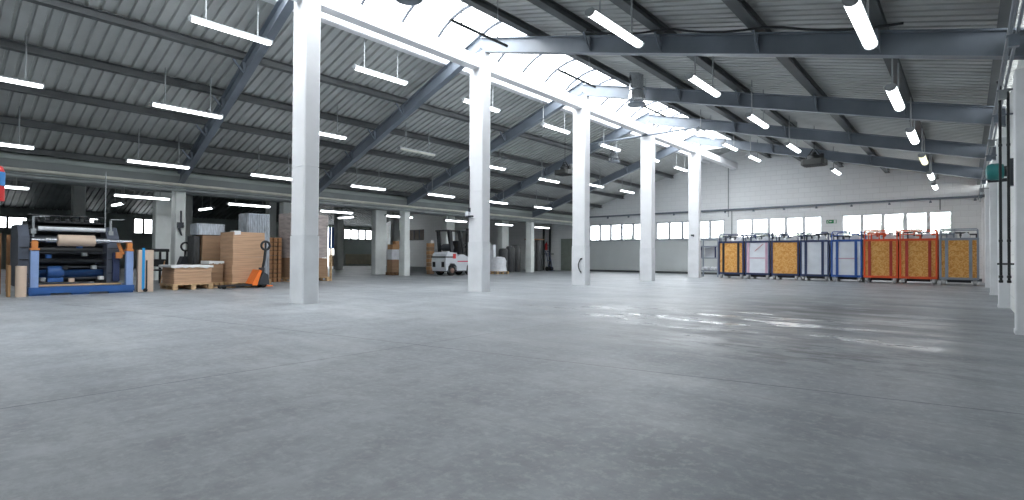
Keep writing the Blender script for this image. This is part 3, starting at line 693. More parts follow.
pallet(-18.1, -17.0, 6.58, 7.62, 'pallet under the tall cardboard stack behind the pallet jack')
z = bundles(-18.05, -17.05, 6.62, 7.58, .165, (.26, .27, .25, .27, .26, .25), 'card', 'tall stack behind the jack', 'tall cardboard stack')
tag(MB((-17.1, 6.9, z)).box(-17.35, -17.04, 6.65, 6.85, z, z+.03).add([(-17.03, 6.66, z-.1), (-17.02, 6.84, z-.08), (-17.03, 6.84, z+.031), (-17.035, 6.66, z+.031)], [(0, 1, 2, 3)]).build('paper_label', 'paper'), 'white paper slip on top of the tall cardboard stack', 'paper')
pallet(-19.15, -18.4, 5.98, 6.9, 'pallet under the brown stack behind the low cardboard stack')
z = bundles(-19.05, -18.45, 6.24, 6.86, .165, (.36, .38, .38, .36), 'cardd', 'brown stack with wrapped top', 'brown stack with wrapped top')
tag(MB((-18.9, 6.4, z)).cbox(-19.08, -18.4, 6.08, 6.9, z+.003, z+.36, .04).build('wrapped_bundle', 'filmgrey'), 'silver wrapped bundle lying across the brown stack', 'bundle')
tag(MB((-18.6, 5.9, .17)).cbox(-19.05, -18.5, 6.0, 6.2, .167, 1.6, .03).build('wrapped_column', 'filmdark'), 'narrow dark wrapped pile left of the brown stack', 'pile')
pallet(-18.2, -17.45, 6.1, 6.54, 'narrow pallet between the low and the tall cardboard stacks')
bundles(-18.15, -17.5, 6.13, 6.52, .165, (.3, .31), 'cardd', 'short dull pile between two stacks', 'short dull pile')
sheet_top(-18.17, -17.48, 6.11, 6.54, .79, 'white paper sheet on the short dull pile')
# silver wrapped tall stack
pallet(-19.45, -18.55, 7.68, 8.5, 'pallet under the silver wrapped tall stack')
mb = MB((-19.1, 7.8, .17)); n = 12
mb.cbox(-19.4, -18.62, 7.7, 8.48, .167, 2.45, .05)
for k in range(n): mb.box(-18.62, -18.60, 7.74+k*.059, 7.74+k*.059+.03, .2, 2.42)
tag(mb.build('wrapped_stack', 'filmgrey'), 'tall silver film wrapped stack behind the tall cardboard stack', 'stack')
# stacked pallets seen end on
zz = 0
for k in range(10):
    t = thing('wooden_pallet', 'dark wooden pallet in the high pallet pile, %s' % ('at its bottom' if k == 0 else 'at its top' if k == 9 else TH[k]+' from its bottom'), 'pallet', (-20.2, 9.3, zz), 0, 'high pallet pile'); o = t.location; mt = 'woodd' if k % 3 else 'woodo'
    d = MB(o)
    for q in range(5): d.box(-20.7+.2*q, -20.52+.2*q, 8.95, 9.42, zz+.135, zz+.165)
    d.build('deck', mt, t)
    for xx in (-20.7, -20.25, -19.84):
        for yy in (8.95, 9.12, 9.3): MB(o).box(xx, xx+.12, yy, yy+.12, zz+.025, zz+.135).build('block', 'woodo', t)
    for yy in (8.95, 9.12, 9.3): MB(o).box(-20.7, -19.72, yy, yy+.12, zz, zz+.025).build('runner', mt, t)
    zz += .168
# pink wrapped stack behind column 1
pallet(-20.4, -19.25, 9.55, 11.15, 'pallet under the pinkish wrapped stack behind the nearest column')
z = .167
for k, (h, m) in enumerate(((.75, 'cardd'), (.75, 'filmpink'), (.95, 'filmpink'))):
    tag(MB((-19.8, 10.3, z)).cbox(-20.35, -19.3, 9.57, 11.12, z, z+h-.004, .04).build('wrapped_stack', m), '%s of the stack behind the nearest tall column' % ['brown bottom tier', 'pinkish wrapped middle tier', 'pinkish wrapped top tier'][k], 'stack', 'tiers behind the nearest tall column'); z += h
tag(MB((-19.28, 11.0, 0)).box(-19.29, -19.2, 11.17, 11.22, 0, 1.3).build('timber_post', 'wood'), 'pale timber leaning post at the edge of the wrapped stack', 'timber')

# pallet jack
JL = (-16.72, 7.2, 0)
t = thing('pallet_jack', 'orange hand pallet jack with black loop handle by the tall cardboard stack', 'pallet jack', JL); o = JL
for dx in (-.22, .1):
    MB(o).prism([(-16.72+dx, 6.05, .07), (-16.72+dx, 6.98, .07), (-16.72+dx, 6.98, .12), (-16.72+dx, 6.05, .10)], (.14, 0, 0)).build('fork', 'black', t)
    MB(o).lathe((-16.65+dx, 6.2, .05), [(.01, -.04), (.05, -.04), (.05, .04), (.01, .04)], 14, 'x').build('load_roller', 'rubber', t)
b = MB(o); b.prism([(-16.97, 6.98, .08), (-16.97, 7.12, .08), (-16.97, 7.26, .52), (-16.97, 7.19, .56), (-16.97, 6.98, .14)], (.5, 0, 0)); b.build('jack_body', 'orange', t)
b = MB(o); b.cyl((-16.72, 7.36, .14), (-16.72, 7.36, .62), .09, 14); b.prism([(-16.62, 7.14, .1), (-16.62, 7.5, .1), (-16.62, 7.46, .4), (-16.62, 7.3, .5)], (.14, 0, 0)); b.box(-16.9, -16.54, 7.28, 7.44, .12, .24); b.lathe((-16.72, 7.36, .3), [(.08, 0), (.11, .04), (.11, .12), (.08, .16)], 14); b.build('pump', 'dark', t)
for dx in (-.12, .12):
    MB(o).lathe((-16.72+dx, 7.36, .1), [(.02, -.04), (.09, -.04), (.1, -.02), (.1, .02), (.09, .04), (.02, .04)], 18, 'x').build('steer_wheel', 'rubber', t)
b = MB(o); b.box(-16.92, -16.52, 7.46, 7.62, .03, .07); b.box(-16.95, -16.88, 7.48, 7.58, .05, .22); b.build('foot_guard', 'orange', t)
h = MB(o); h.tube([(-16.72, 7.38, .55), (-16.72, 7.44, .85), (-16.72, 7.47, 1.18)], .042, 10)
h.tube([(-16.72, 7.47+.13*math.sin(a), 1.31-.13*math.cos(a)) if True else 0 for a in [2*math.pi*i/20 for i in range(20)]], .036, 8, True)
h.cyl((-16.72, 7.47, 1.2), (-16.72, 7.475, 1.4), .03, 8); h.build('handle', 'black', t)
# second jack behind the low stack
t = thing('pallet_jack', 'dark pallet jack with ring handle standing behind the low cardboard stack', 'pallet jack', (-19.3, 5.2, 0)); o = t.location
b = MB(o); b.box(-19.6, -19.1, 5.0, 5.6, .1, .5); b.prism([(-19.5, 5.1, .5), (-19.5, 5.6, .5), (-19.5, 5.55, .95), (-19.5, 5.25, .95)], (.35, 0, 0)); b.cyl((-19.35, 5.5, .9), (-19.35, 5.64, 1.5), .05, 10); b.build('jack_body', 'dark', t)
h = MB(o); h.tube([(-19.1, 5.3+.13*math.sin(a), 1.28+.14*math.cos(a)) for a in [2*math.pi*i/18 for i in range(18)]], .03, 8, True); h.cyl((-19.1, 5.3, 1.16), (-19.32, 5.35, .9), .03, 8); h.build('handle', 'black', t)
for dx in (-.2, .2): MB(o).lathe((-19.35+dx, 5.15, .1), [(.02, -.04), (.1, -.04), (.1, .04), (.02, .04)], 16, 'x').build('steer_wheel', 'rubber', t)
for dx in (-.2, .1): MB(o).box(-19.45+dx, -19.3+dx, 5.6, 5.69, .06, .12).build('fork', 'black', t)
t.location.x -= 1.0; t.location.y += .98
# dark table
t = thing('work_table', 'low black metal work table beside the slim low column', 'table', (-21.0, 5.6, 0)); o = t.location
MB(o).box(-21.45, -20.6, 5.25, 5.95, 1.1, 1.2).build('tabletop', 'black', t)
for px in (-21.43, -20.68):
    for py in (5.27, 5.87): MB(o).box(px, px+.06, py, py+.06, 0, 1.1).build('leg', 'black', t)
MB(o).box(-21.37, -20.68, 5.33, 5.87, .45, .5).build('shelf', 'black', t)
MB(o).box(-20.66, -20.63, 5.33, 5.87, .6, .85).build('stretcher', 'black', t)
tag(MB((-20.0, 5.2, 0)).prism([(-20.3, 5.6, 0), (-19.8, 5.45, 0), (-19.8, 5.48, 0), (-20.3, 5.63, 0)], (0, .12, .8)).build('leaning_board', 'brown'), 'brown board leaning behind the low cardboard stack', 'board')
# standing timber frames at the far left
for k, (y, x) in enumerate(((1.62, -18.1), (2.08, -19.15))):
    t = thing('timber_pallet', 'orange timber pallet standing on end, %s' % ['at the left frame edge', 'beside the blue machine'][k], 'pallet', (x, y-.1, 0), 0, 'standing timber pallets'); o = t.location
    for q in (0, .2): MB(o).box(x, x+.08, y-.3+q, y-.3+q+.07, 0, 1.5).build('upright_board', 'woodo', t)
    for z in (.2, .75, 1.3): MB(o).box(x-.06, x, y-.3, y-.03, z, z+.12).build('cross_board', 'woodo', t)

# ------------------------------------------------------------------ forklift
FX = -20.95
t = thing('forklift', 'white forklift truck with black cage, half hidden by the second tall column', 'forklift', (FX, 19.2, 0)); o = t.location
x0, x1 = FX-.55, FX+.55
b = MB(o); prof = [(17.97, .24), (18.08, .3), (18.11, .5), (18.25, .64), (18.55, .64), (18.69, .5), (18.72, .26), (19.4, .26), (19.44, .5), (19.6, .68), (19.85, .68), (20.05, .5), (20.1, .28), (20.2, .28), (20.2, .55), (19.9, .92), (19.5, 1.0), (19.2, 1.12), (18.98, 1.12), (18.75, 1.0), (18.7, 1.2), (18.1, 1.24), (17.98, 1.12), (17.9, .75), (17.92, .4)]
b.prism([(x0, y_, z_) for y_, z_ in prof], (x1-x0, 0, 0)); b.build('body', 'fork', t)
for xx in (x0-.004, x1): MB(o).box(xx, xx+.004, 18.75, 20.1, .72, .78).build('stripe', 'pink', t)
MB(o).box(x1, x1+.012, 18.42, 18.62, .9, 1.15).build('tail_lamp', 'red', t)
for xx in (x0+.1, x1-.3): MB(o).box(xx, xx+.2, 17.885, 17.95, .45, .72).build('rear_vent', 'black', t)
MB(o).box(x0+.02, x1-.02, 17.99, 20.15, .2, .3).build('chassis', 'dark', t)
MB(o).box(x0-.006, x1+.006, 17.885, 18.45, .94, 1.01).build('engine_gap_shade', 'black', t)  # black strip standing for the shaded gap below the counterweight top
for xx in (x0+.12, x1-.12):
    for yy, rr in ((18.4, .27), (19.75, .31)):
        wl = MB(o).lathe((xx, yy, rr), [(.1, -.11), (rr-.04, -.11), (rr, -.07), (rr, .07), (rr-.04, .11), (.1, .11)], 24, 'x').build('wheel', 'rubber', t)
        MB(o).lathe((xx, yy, rr), [(.02, -.115), (.13, -.115), (.15, -.1), (.15, .1), (.13, .115), (.02, .115)], 18, 'x').build('wheel_rim', 'rim', wl)
for xx in (x0+.08, x1-.08):
    MB(o).bar((xx, 18.42, 1.0), (xx, 18.28, 2.35), .1, .18, (0, 1, 0)).build('guard_post', 'black', t)
    MB(o).bar((xx, 19.3, 1.05), (xx, 19.0, 2.38), .1, .12, (0, 1, 0)).build('guard_post', 'black', t)
    MB(o).bar((xx, 20.05, .9), (xx, 19.75, 2.38), .07, .08, (0, 1, 0)).build('guard_post', 'black', t)
g = MB(o); g.box(x0, x1, 18.15, 18.25, 2.33, 2.4); g.box(x0, x1, 19.75, 19.85, 2.36, 2.42)
for q in range(6): g.bar((x0+.05+.2*q, 18.2, 2.37), (x0+.05+.2*q, 19.8, 2.4), .06, .04)
g.build('overhead_guard', 'black', t)
g = MB(o); g.lathe((FX-.35, 18.5, 1.48), [(.02, 0), (.17, .03), (.2, .1), (.2, .65), (.17, .72), (.02, .75)], 18, 'x'); g.build('gas_bottle', 'dark', t)
g = MB(o); g.box(x0+.25, x1-.25, 19.1, 19.55, 1.12, 1.28); g.prism([(x0+.25, 19.05, 1.25), (x0+.25, 19.2, 1.25), (x0+.25, 19.1, 1.85), (x0+.25, 18.98, 1.85)], (.6, 0, 0)); g.build('seat', 'black', t)
g = MB(o); g.cyl((FX, 20.0, 1.1), (FX, 19.85, 1.6), .03, 8); g.tube([(FX+.16*math.cos(a), 19.84+.05*math.sin(a), 1.62+.12*math.sin(a)) for a in [2*math.pi*i/16 for i in range(16)]], .018, 8, True); g.build('steering_wheel', 'black', t)
g = MB(o)
for xx in (x0+.15, x1-.25): g.box(xx, xx+.1, 20.25, 20.4, .08, 2.55)
for z_ in (.3, 1.2, 2.2, 2.5): g.box(x0+.15, x1-.15, 20.27, 20.38, z_, z_+.08)
g.box(x0+.2, x1-.2, 20.2, 20.26, .3, .6); g.build('mast', 'black', t)
for xx in (FX-.3, FX+.18): MB(o).box(xx, xx+.12, 20.41, 21.6, .05, .09).build('fork', 'black', t)
MB(o).box(FX-.4, FX+.4, 20.4, 20.46, .09, .6).build('fork_carriage', 'black', t)
for c_ in [t]: c_.location.y += .45
# load right of the second column
pallet(-21.4, -20.5, 22.45, 23.45, 'pallet under the crumpled white wrapped load', h=.16)
mb = MB((-20.95, 22.9, .16)); mb.lathe((-20.95, 22.95, .162), [(.55, 0), (.5, .3), (.52, .6), (.42, .8), (.2, .85)], 9); mb.cbox(-21.2, -20.9, 22.5, 22.75, .5, 1.7, .03)
tag(mb.build('wrapped_load', 'film'), 'crumpled white wrapped load on a pallet right of the second tall column', 'load')
# boxes between the middle low columns
pallet(-23.25, -22.7, 16.7, 17.3, 'dark pallet under the box pile between middle low columns', m='woodd')
for k, (z0, z1_, m, lab, dy) in enumerate(((.167, .82, 'cardd', 'brown carton at the bottom of the pile between middle low columns', 0), (.822, 1.36, 'film', 'white wrapped carton in the middle of the pile between low columns', -.02), (1.362, 1.62, 'brown', 'flat brown carton on the white wrapped carton', .03))):
    b = MB((-23.05, 16.95, z0)); b.cbox(-23.2, -22.75, 16.73+dy, 17.22+dy, z0, z1_, .02); tp = b.build('carton', m); tag(tp, lab, 'carton', 'carton pile between low columns')
tag(MB((-22.9, 17.0, 1.63)).cbox(-23.1, -22.8, 17.0, 17.23, 1.622, 1.8, .02).build('carton', 'brown'), 'small brown carton topmost on the pile between low columns', 'carton', 'carton pile between low columns')
# timber pile left of forklift
for k in range(8):
    tag(MB((-23.0, 19.0, .22*k)).cbox(-23.2+random.uniform(-.02, .02), -22.9, 19.42+random.uniform(-.02, .02), 19.76, .22*k+.001, .22*k+.21, .02).build('timber_block', 'brown' if k % 2 else 'cardd'), 'brown timber block in the narrow pile left of the forklift, %s' % ('at the bottom' if k == 0 else 'at the top' if k == 7 else TH[k]+' up'), 'timber', 'narrow pile left of the forklift')
tag(MB((-22.9, 19.4, 1.77)).box(-23.0, -22.92, 19.5, 19.7, 1.762, 1.9).build('paper_label', 'paper'), 'white paper on top of the narrow pile left of the forklift', 'paper')
# dark wrapped stacks near the far end
for k, (y, x, h, wd, m) in enumerate(((25.95, -23.2, 1.55, .62, 'filmdark'), (26.65, -23.2, 1.7, .62, 'filmdark'), (27.35, -23.3, 1.8, .62, 'filmdark'), (28.75, -23.1, 2.2, .62, 'filmdark'), (29.45, -23.1, 2.2, .55, 'filmdark'))):
    b = MB((x, y, 0)); b.lathe((x, y, 0), [(wd*.5, 0), (wd*.54, .2), (wd*.52, h*.6), (wd*.53, h*.9), (wd*.4, h), (.05, h+.02)], 10)
    tag(b.build('wrapped_roll', m), 'dark film wrapped stack near the far door, %s from the left' % TH[k], 'stack', 'dark stacks near the far door')
tag(MB((-23.1, 29.1, 2.25)).box(-23.5, -22.7, 28.5, 29.75, 2.225, 2.27).build('brown_board', 'brown'), 'brown board lying across the two tallest dark stacks', 'board')
# bicycle-like hand truck near the far wall
t = thing('hand_truck', 'dark hand truck parked near the far wall pipes', 'hand truck', (-23.2, 30.9, 0)); o = t.location
f = MB(o)
for dy in (0, .4): f.tube([(-23.0, 30.7+dy, .15), (-23.15, 30.7+dy, 1.0), (-23.3, 30.7+dy, 1.4), (-23.45, 30.7+dy, 1.45)], .03, 8)
for z_ in (.4, .75, 1.1): f.cyl((-23.05-.1*z_, 30.7, z_), (-23.05-.1*z_, 31.1, z_), .025, 8)
f.box(-23.0, -22.75, 30.7, 31.1, .02, .05); f.build('frame', 'navy', t)
for dy in (-.06, .46): MB(o).lathe((-23.1, 30.7+dy, .16), [(.02, -.04), (.16, -.04), (.16, .04), (.02, .04)], 18, 'y').build('wheel', 'rubber', t)

# ------------------------------------------------------------------ far end details
t = thing('door_1', 'grey green door in the far wall left of the windows', 'door', (-22.9, YE, 0), kind='structure'); o = t.location
f = MB(o); f.box(-23.5, -23.38, YE-.04, YE-.001, 0, 2.5); f.box(-22.3, -22.18, YE-.04, YE-.001, 0, 2.5); f.box(-23.38, -22.3, YE-.04, YE-.001, 2.4, 2.5); f.build('door_frame', 'framew', t)
MB(o).box(-23.375, -22.305, YE-.03, YE-.002, .005, 2.395).build('door_leaf', 'door', t)
h = MB(o); h.cyl((-23.25, YE-.03, 1.2), (-23.25, YE-.09, 1.2), .02, 8); h.cyl((-23.25, YE-.09, 1.2), (-23.12, YE-.09, 1.2), .018, 8); h.build('door_handle', 'chrome', t)
for k, x in enumerate((-24.95, -24.35)):
    tag(MB((x, YE-.15, 0)).tube([(x, YE-.12, 0), (x, YE-.12, 3.3), (x+.02, YE-.12, 3.36)], .085, 12).build('down_pipe', 'black'), 'black vertical down pipe beside the far door, %s one' % ['left', 'right'][k], 'pipe', 'black pipes beside the far door')
tag(MB((-24.6, YE-.15, 1.1)).cyl((-25.0, YE-.232, 1.25), (-23.9, YE-.232, 1.25), .03, 8).build('guard_rail', 'black'), 'thin black rail across the two down pipes', 'rail')
def extinguisher(x, y, z, lab, blue=False, hgt=.62, r=.1):
    t = thing('fire_extinguisher', lab, 'fire extinguisher', (x, y, z)); o = t.location
    MB(o).lathe(o, [(.03, 0), (r, .02), (r, hgt*.72), (r*.8, hgt*.82), (r*.35, hgt*.88), (r*.3, hgt*.92)], 20).build('cylinder', 'red', t)
    v = MB(o); v.cyl((x, y, z+hgt*.9), (x, y, z+hgt), .035, 10); v.box(x-.02, x+.12, y-.02, y+.02, z+hgt*.96, z+hgt*1.0); v.box(x-.02, x+.1, y-.02, y+.02, z+hgt*1.03, z+hgt*1.06); v.tube([(x+.03, y, z+hgt*.94), (x+r+.02, y-.06, z+hgt*.85), (x+r+.03, y-.05, z+hgt*.4), (x+r+.02, y-.03, z+hgt*.15)], .016, 8); v.build('valve', 'black', t)
    if blue: MB(o).lathe((x, y, z+hgt*.38), [(r+.001, 0), (r+.004, .001), (r+.004, .2), (r+.001, .201)], 20).build('label_band', 'labelblue', t, 'blue label')
    return t
t = extinguisher(-24.62, YE-.22, 1.55, 'red fire extinguisher hung by the black down pipes at the far wall', False, .62, .11)
MB(t.location).box(-24.68, -24.56, YE-.13, YE-.0, 1.9, 1.96).build('wall_bracket', 'black', t)
t = extinguisher(-10.55, .83, 1.74, 'red fire extinguisher with blue label at the left frame edge', True, .62, .125)
MB(t.location).box(-10.62, -10.48, .461, .69, 2.0, 2.06).build('wall_bracket', 'black', t)
tag(MB((-10.58, .5, 1.2)).box(-10.7, -10.38, .4745, .86, 1.3, 1.7).build('sign_board', 'film'), 'white box below the extinguisher at the left frame edge', 'box')
# conduit along gable
tag(MB((-10, YE, 3.95)).cyl((-21.4, YE-.1, 3.93), (.62, YE-.1, 3.95), .055, 10).build('heating_pipe', 'steel'), 'dark horizontal pipe along the far wall above the windows', 'pipe')
for k in range(14):
    x = -20.9+1.63*k
    b = MB((x, YE-.1, 3.9)); b.box(x-.03, x+.03, YE-.17, YE-.001, 3.82, 3.87); b.box(x-.05, x+.05, YE-.13, YE-.07, 3.76, 3.82)
    tag(b.build('pipe_clamp', 'steel'), 'pipe clamp under the far wall pipe, %s' % (['first','second','third','fourth','fifth','sixth','seventh','eighth','ninth','tenth','eleventh','twelfth','thirteenth','last'][k]+' from its left end'), 'clamp', 'clamps along the far wall pipe')
for x, z0, z1_, lab in ((-10.95, 3.5, 6.6, 'thin vertical conduit on the far wall beside the fifth column'), (-.98, 3.4, 3.9, 'thin vertical conduit above the rightmost far window'), (-10.75, 2.0, 3.85, 'vertical pipe between the far window strips')):
    tag(MB((x, YE, z0)).cyl((x, YE-.04, z0), (x, YE-.04, z1_), .03, 8).build('conduit', 'lampbody'), lab, 'conduit')
# exit sign
t = thing('exit_sign', 'small green emergency exit sign on the far wall between windows', 'sign', (-5.52, YE, 2.92)); o = t.location
MB(o).box(-5.77, -5.3, YE-.03, YE-.001, 2.92, 3.11).build('sign_plate', 'green', t)
s_ = MB(o); yy = YE-.036
s_.box(-5.42, -5.32, yy, yy+.006, 2.93, 3.1)
s_.add([(-5.5, yy, 3.0), (-5.5, yy, 3.04), (-5.58, yy, 3.04), (-5.58, yy, 3.07), (-5.64, yy, 3.02), (-5.58, yy, 2.97), (-5.58, yy, 3.0)], [(0, 1, 2, 3, 4, 5, 6)])
s_.lathe((-5.68, yy+.003, 3.08), [(.001, -.002), (.022, -.002), (.022, .002), (.001, .002)], 12, 'y')
s_.bar((-5.7, yy, 3.05), (-5.71, yy, 2.99), .03, .004, (0, 1, 0)); s_.bar((-5.71, yy, 2.99), (-5.75, yy, 2.93), .018, .004, (0, 1, 0)); s_.bar((-5.71, yy, 2.99), (-5.66, yy, 2.94), .018, .004, (0, 1, 0)); s_.bar((-5.7, yy, 3.04), (-5.65, yy, 3.02), .014, .004, (0, 1, 0))
s_.build('pictogram', 'paper', t)
# radiator and open door at the back wall
t = thing('radiator', 'long beige radiator below the back wall window', 'radiator', (XB+.1, 30.4, .2)); o = t.location
r = MB(o); r.box(XB+.05, XB+.12, 28.9, 32.0, .15, 1.2)
for k in range(20): r.box(XB+.12, XB+.16, 28.95+k*.152, 29.04+k*.152, .18, 1.17)
r.build('panel', 'beige', t)
for yy in (29.1, 31.7): MB(o).box(XB+.001, XB+.1, yy, yy+.06, 0, .16).build('foot', 'beige', t)
t = thing('strip_curtain', 'blue curtain strip hanging in the bright back doorway', 'curtain', (XB-.1, 27.4, 0)); o = t.location
for k in range(2): MB(o).box(XB-.14, XB-.11, 27.15+.3*k, 27.42+.3*k, 1.7, 3.8).build('curtain_strip', 'bluetube', t)
tag(MB((-46, 26.8, 0)).cbox(-46.7, -45.9, 26.9, 27.9, 0, 1.1, .03).build('carton', 'cardd'), 'dull brown carton in front of the bright back doorway', 'carton')

# ------------------------------------------------------------------ roof fittings
def duct(x, y, roof, lab):
    t = thing('roof_vent', lab, 'vent', (x, y, 5.85), 0, 'metal roof vents'); o = t.location; zt = roof(x)+PU+.1
    MB(o).lathe((x, y, 0), [(.2, 6.1), (.25, 6.06), (.29, 6.06), (.22, 6.3), (.2, 6.36), (.235, 6.38), (.235, 6.42), (.22, 6.44), (.22, zt)], 24).build('duct', 'chrome', t)
    MB(o).lathe((x, y, 0), [(.02, 5.86), (.27, 5.88), (.3, 5.92), (.27, 5.95), (.02, 5.96)], 24).build('baffle_disc', 'disc', t)
    for k in range(3):
        a = 2*math.pi*k/3+.5; MB(o).cyl((x+.19*math.cos(a), y+.19*math.sin(a), 5.94), (x+.2*math.cos(a), y+.2*math.sin(a), 6.14), .012, 6).build('rod', 'disc', t)
duct(-8.0, 6.2, RT, 'metal roof vent with grey disc, at the top frame edge')
duct(-8.0, 15.3, RT, 'shiny metal roof vent with disc, in front of a right rafter')
duct(-13.66, 23.75, LT, 'shiny metal roof vent with disc under the left slope')
def heater(x, y, z, roof, lab):
    t = thing('unit_heater', lab, 'heater', (x, y, z), 0, 'hanging heaters'); o = t.location
    MB(o).prism([(x-.38, y-.3, z+.02), (x-.3, y-.38, z+.02), (x+.3, y-.38, z+.02), (x+.38, y-.3, z+.02), (x+.38, y+.3, z+.02), (x-.38, y+.3, z+.02)], (0, 0, .2)).build('casing', 'heater', t)
    for k in range(5): MB(o).box(x-.32, x+.32, y-.3+.12*k, y-.22+.12*k, z, z+.019).build('louvre', 'black', t)
    m = MB(o); m.lathe((x, y, z+.22), [(.22, 0), (.22, .14), (.1, .2), (.06, .3)], 16); m.lathe((x+.25, y, z+.22), [(.07, 0), (.07, .2), (.02, .22)], 12); m.build('fan_motor', 'black', t)
    b = MB(o); b.bar((x-.3, y, z+.22), (x-.04, y, z+.62), .03, .04); b.bar((x+.3, y, z+.22), (x+.04, y, z+.62), .03, .04); b.cyl((x, y, z+.45), (x, y, roof(x)+PU+.06), .012, 6); b.build('hanger', 'black', t)
heater(-4.27, 22.0, 4.44, RT, 'dark unit heater hung on a wire below the right slope')
heater(-14.08, 20.0, 4.8, LT, 'dark unit heater under the left slope beside the third tall column')
tag(MB((-10.9, 20.98, 6.4)).cyl((-13.6, 20.98, 6.305), (-8.2, 20.98, 6.305), .045, 10).build('tie_rod', 'steel'), 'dark horizontal tie bar crossing in front of the fourth tall column', 'bar')
# black cable over the second right rafter
pts = [(-6.7+.35*i, 10.36, RT(-6.7+.35*i)+.0-.1*abs(math.sin(i*.55))) for i in range(18)]
tag(MB((-3, 10.5, 5.5)).tube(pts, .022, 6).build('power_cable', 'black'), 'sagging black cable along the top of the nearest right rafter', 'cable')
# conduits, pipes and teal drum on the right wall
for k, (x, z) in enumerate(((.44, 3.95), (.40, 3.82), (.46, 3.70))):
    tag(MB((x, 13, z)).cyl((x, 4.0, z), (x, YE-.1, z), .018, 8).build('wall_conduit', 'steel'), '%s dark conduit running along the right eaves' % ['upper', 'middle', 'lower'][k], 'conduit', 'conduits along the right eaves')
k = 0
for y in (8.6, 11.3, 13.2, 15.9, 18.2, 21.1, 23.6, 26.4, 29.0):
    b = MB((.42, y, 3.6)); b.box(.36, .66, y, y+.04, 3.66, 3.69); b.box(.38, .48, y-.03, y+.07, 3.54, 3.66)
    tag(b.build('junction_box', 'lampbody' if k % 2 else 'steel'), 'small junction box under the right eaves conduits, %s' % ORD[k], 'box', 'junction boxes along the right eaves'); k += 1
YP = 12.0
for k, (x, top) in enumerate(((.425, 4.0), (.525, 3.85))):
    p = MB((x, YP, .6)); p.tube([(x, YP, .66), (x, YP, top-.1), (x-(.03 if k == 0 else 0), YP-.04, top)], .02, 12)
    for z in (.62, .7): p.lathe((x, YP, z), [(.02, 0), (.029, .005), (.029, .04), (.02, .045)], 12)
    for z in (1.3, 2.9): p.lathe((x, YP, z), [(.02, 0), (.026, .002), (.026, .04), (.02, .042)], 12)
    tag(p.build('drop_pipe', 'black'), '%s black vertical pipe on the right wall' % ['outer left', 'inner right'][k], 'pipe', 'black pipes on the right wall')
tag(MB((.55, YP, .93)).box(.38, XW+.0, YP+.02, YP+.045, .92, .95).build('pipe_bracket', 'black'), 'black cross bracket low on the two right wall pipes', 'bracket')
t = thing('hose_reel', 'teal drum shaped reel mounted high beside the black right wall pipes', 'reel', (.39, 13.6, 2.7)); o = t.location
MB(o).lathe((.27, 13.6, 2.68), [(.05, 0), (.13, .02), (.16, .08), (.16, .2), (.13, .26), (.05, .27)], 22, 'x').build('drum', 'teal', t)
MB(o).lathe((.53, 13.6, 2.68), [(.1, 0), (.1, .06), (.05, .08), (.03, .1)], 18, 'x').build('motor_end', 'black', t)
b = MB(o); b.box(.3, .66, 13.7, 13.78, 2.5, 2.56); b.box(.6, .669, 13.5, 13.75, 2.4, 2.9); b.box(.45, .62, 13.55, 13.65, 2.66, 2.7); b.build('bracket', 'dark', t)

# small fittings on the tall columns
t = thing('switch_box', 'small white switch box with bracket on the second tall column', 'switch box', (-10.8, 10.58, 2.25)); o = t.location
MB(o).box(-10.87, -10.77, 10.52, 10.619, 2.14, 2.29).build('box', 'film', t)
b = MB(o); b.box(-10.85, -10.6, 10.52, 10.58, 2.12, 2.17); b.cyl((-10.8, 10.6, 2.3), (-10.8, 10.6, 3.6), .012, 6); b.box(-10.82, -10.76, 10.56, 10.619, 2.28, 2.4); b.build('bracket', 'dark', t)
p = [(-10.42+.0-.1*math.sin(math.pi*i/10), 15.80, .95-.48*i/10) for i in range(11)]
tag(MB((-10.45, 15.82, .5)).tube(p, .02, 8).tube([(-10.42, 15.80, .95), (-10.40, 15.85, .95)], .025, 8).tube([(-10.42, 15.80, .47), (-10.40, 15.815, .47)], .04, 8).build('cable_hook', 'black'), 'curved black hose loop low on the third tall column', 'hose')
tag(MB((-10.6, 26.3, 2.2)).box(-10.66, -10.52, 26.28, 26.358, 2.12, 2.2).box(-10.55, -10.5, 26.26, 26.3, 2.09, 2.14).build('wall_socket', 'dark'), 'small dark socket on the fifth tall column', 'socket')
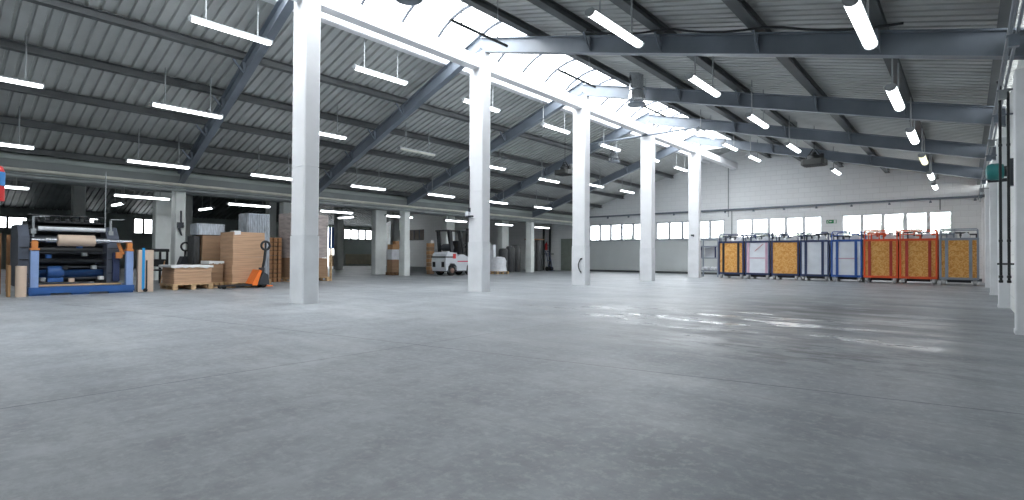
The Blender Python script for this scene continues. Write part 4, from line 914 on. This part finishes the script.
tag(MB((-21.6, 6.58, 2.0)).tube([(-21.565, 6.58, 2.6), (-21.55, 6.58, 2.2), (-21.54, 6.66, 2.05), (-21.54, 6.5, 1.95), (-21.54, 6.6, 1.7), (-21.55, 6.52, 2.05)], .03, 8).box(-21.599, -21.52, 6.46, 6.66, 1.98, 2.18).build('cable_holder', 'dark'), 'dark coiled cable holder on the nearest slim low column', 'cable')

# ------------------------------------------------------------------ trees outside
def tree(x, y, h, w_, lab, seed):
    rnd = random.Random(seed); t = thing('tree', lab, 'tree', (x, y, -.4), 0, 'trees outside the far windows'); o = t.location
    MB(o).tube([(x, y, -.4), (x+.05, y, h*.4), (x, y+.05, h*.75)], [.16, .11, .04], 8).build('trunk', 'bark', t)
    c = MB(o)
    for k in range(1500):
        u = rnd.random()**.5; a = rnd.uniform(0, 6.283); zz = rnd.uniform(-.1, 1); rr = w_*(1-zz**4*.6)*u*rnd.uniform(.7, 1)
        p = Vector((x+rr*math.cos(a), y+rr*math.sin(a), .8+(h-.8)*zz)); q = Vector((rnd.uniform(-1, 1), rnd.uniform(-1, 1), rnd.uniform(-1, 1))).normalized()
        s1 = q.orthogonal().normalized()*.13; s2 = q.cross(s1).normalized()*.09
        c.add([p-s1, p+s2, p+s1, p-s2], [(0, 1, 2, 3)])
    c.build('crown', 'leaf', t)
tn = ['behind the middle window strip, left', 'behind the middle window strip, centre', 'behind the middle window strip, right', 'behind the right window strip, first', 'behind the right window strip, second', 'behind the right window strip, third', 'behind the right window strip, fourth', 'behind the far left window strips']
for i, (x, y, h, w_) in enumerate(((-15.5, 46, 3.2, 1.3), (-12.4, 45, 3.4, 1.3), (-9.7, 46, 3.0, 1.2), (-7.1, 44, 3.5, 1.0), (-5.0, 45, 3.7, 1.0), (-2.9, 44, 3.8, .95), (-.9, 45, 3.9, .95), (-24.5, 45, 3.0, 1.5))):
    tree(x, y, h, w_, 'pale green tree outside %s' % tn[i], 40+i)

# ------------------------------------------------------------------ to metres
bpy.context.view_layer.update()
done = set()
for ob in C.objects:
    if ob in FIXED: continue
    ob.location = ob.location*S
    if ob.type == 'MESH' and ob.data.name not in done:
        done.add(ob.data.name); ob.data.transform(Matrix.Scale(S, 4))
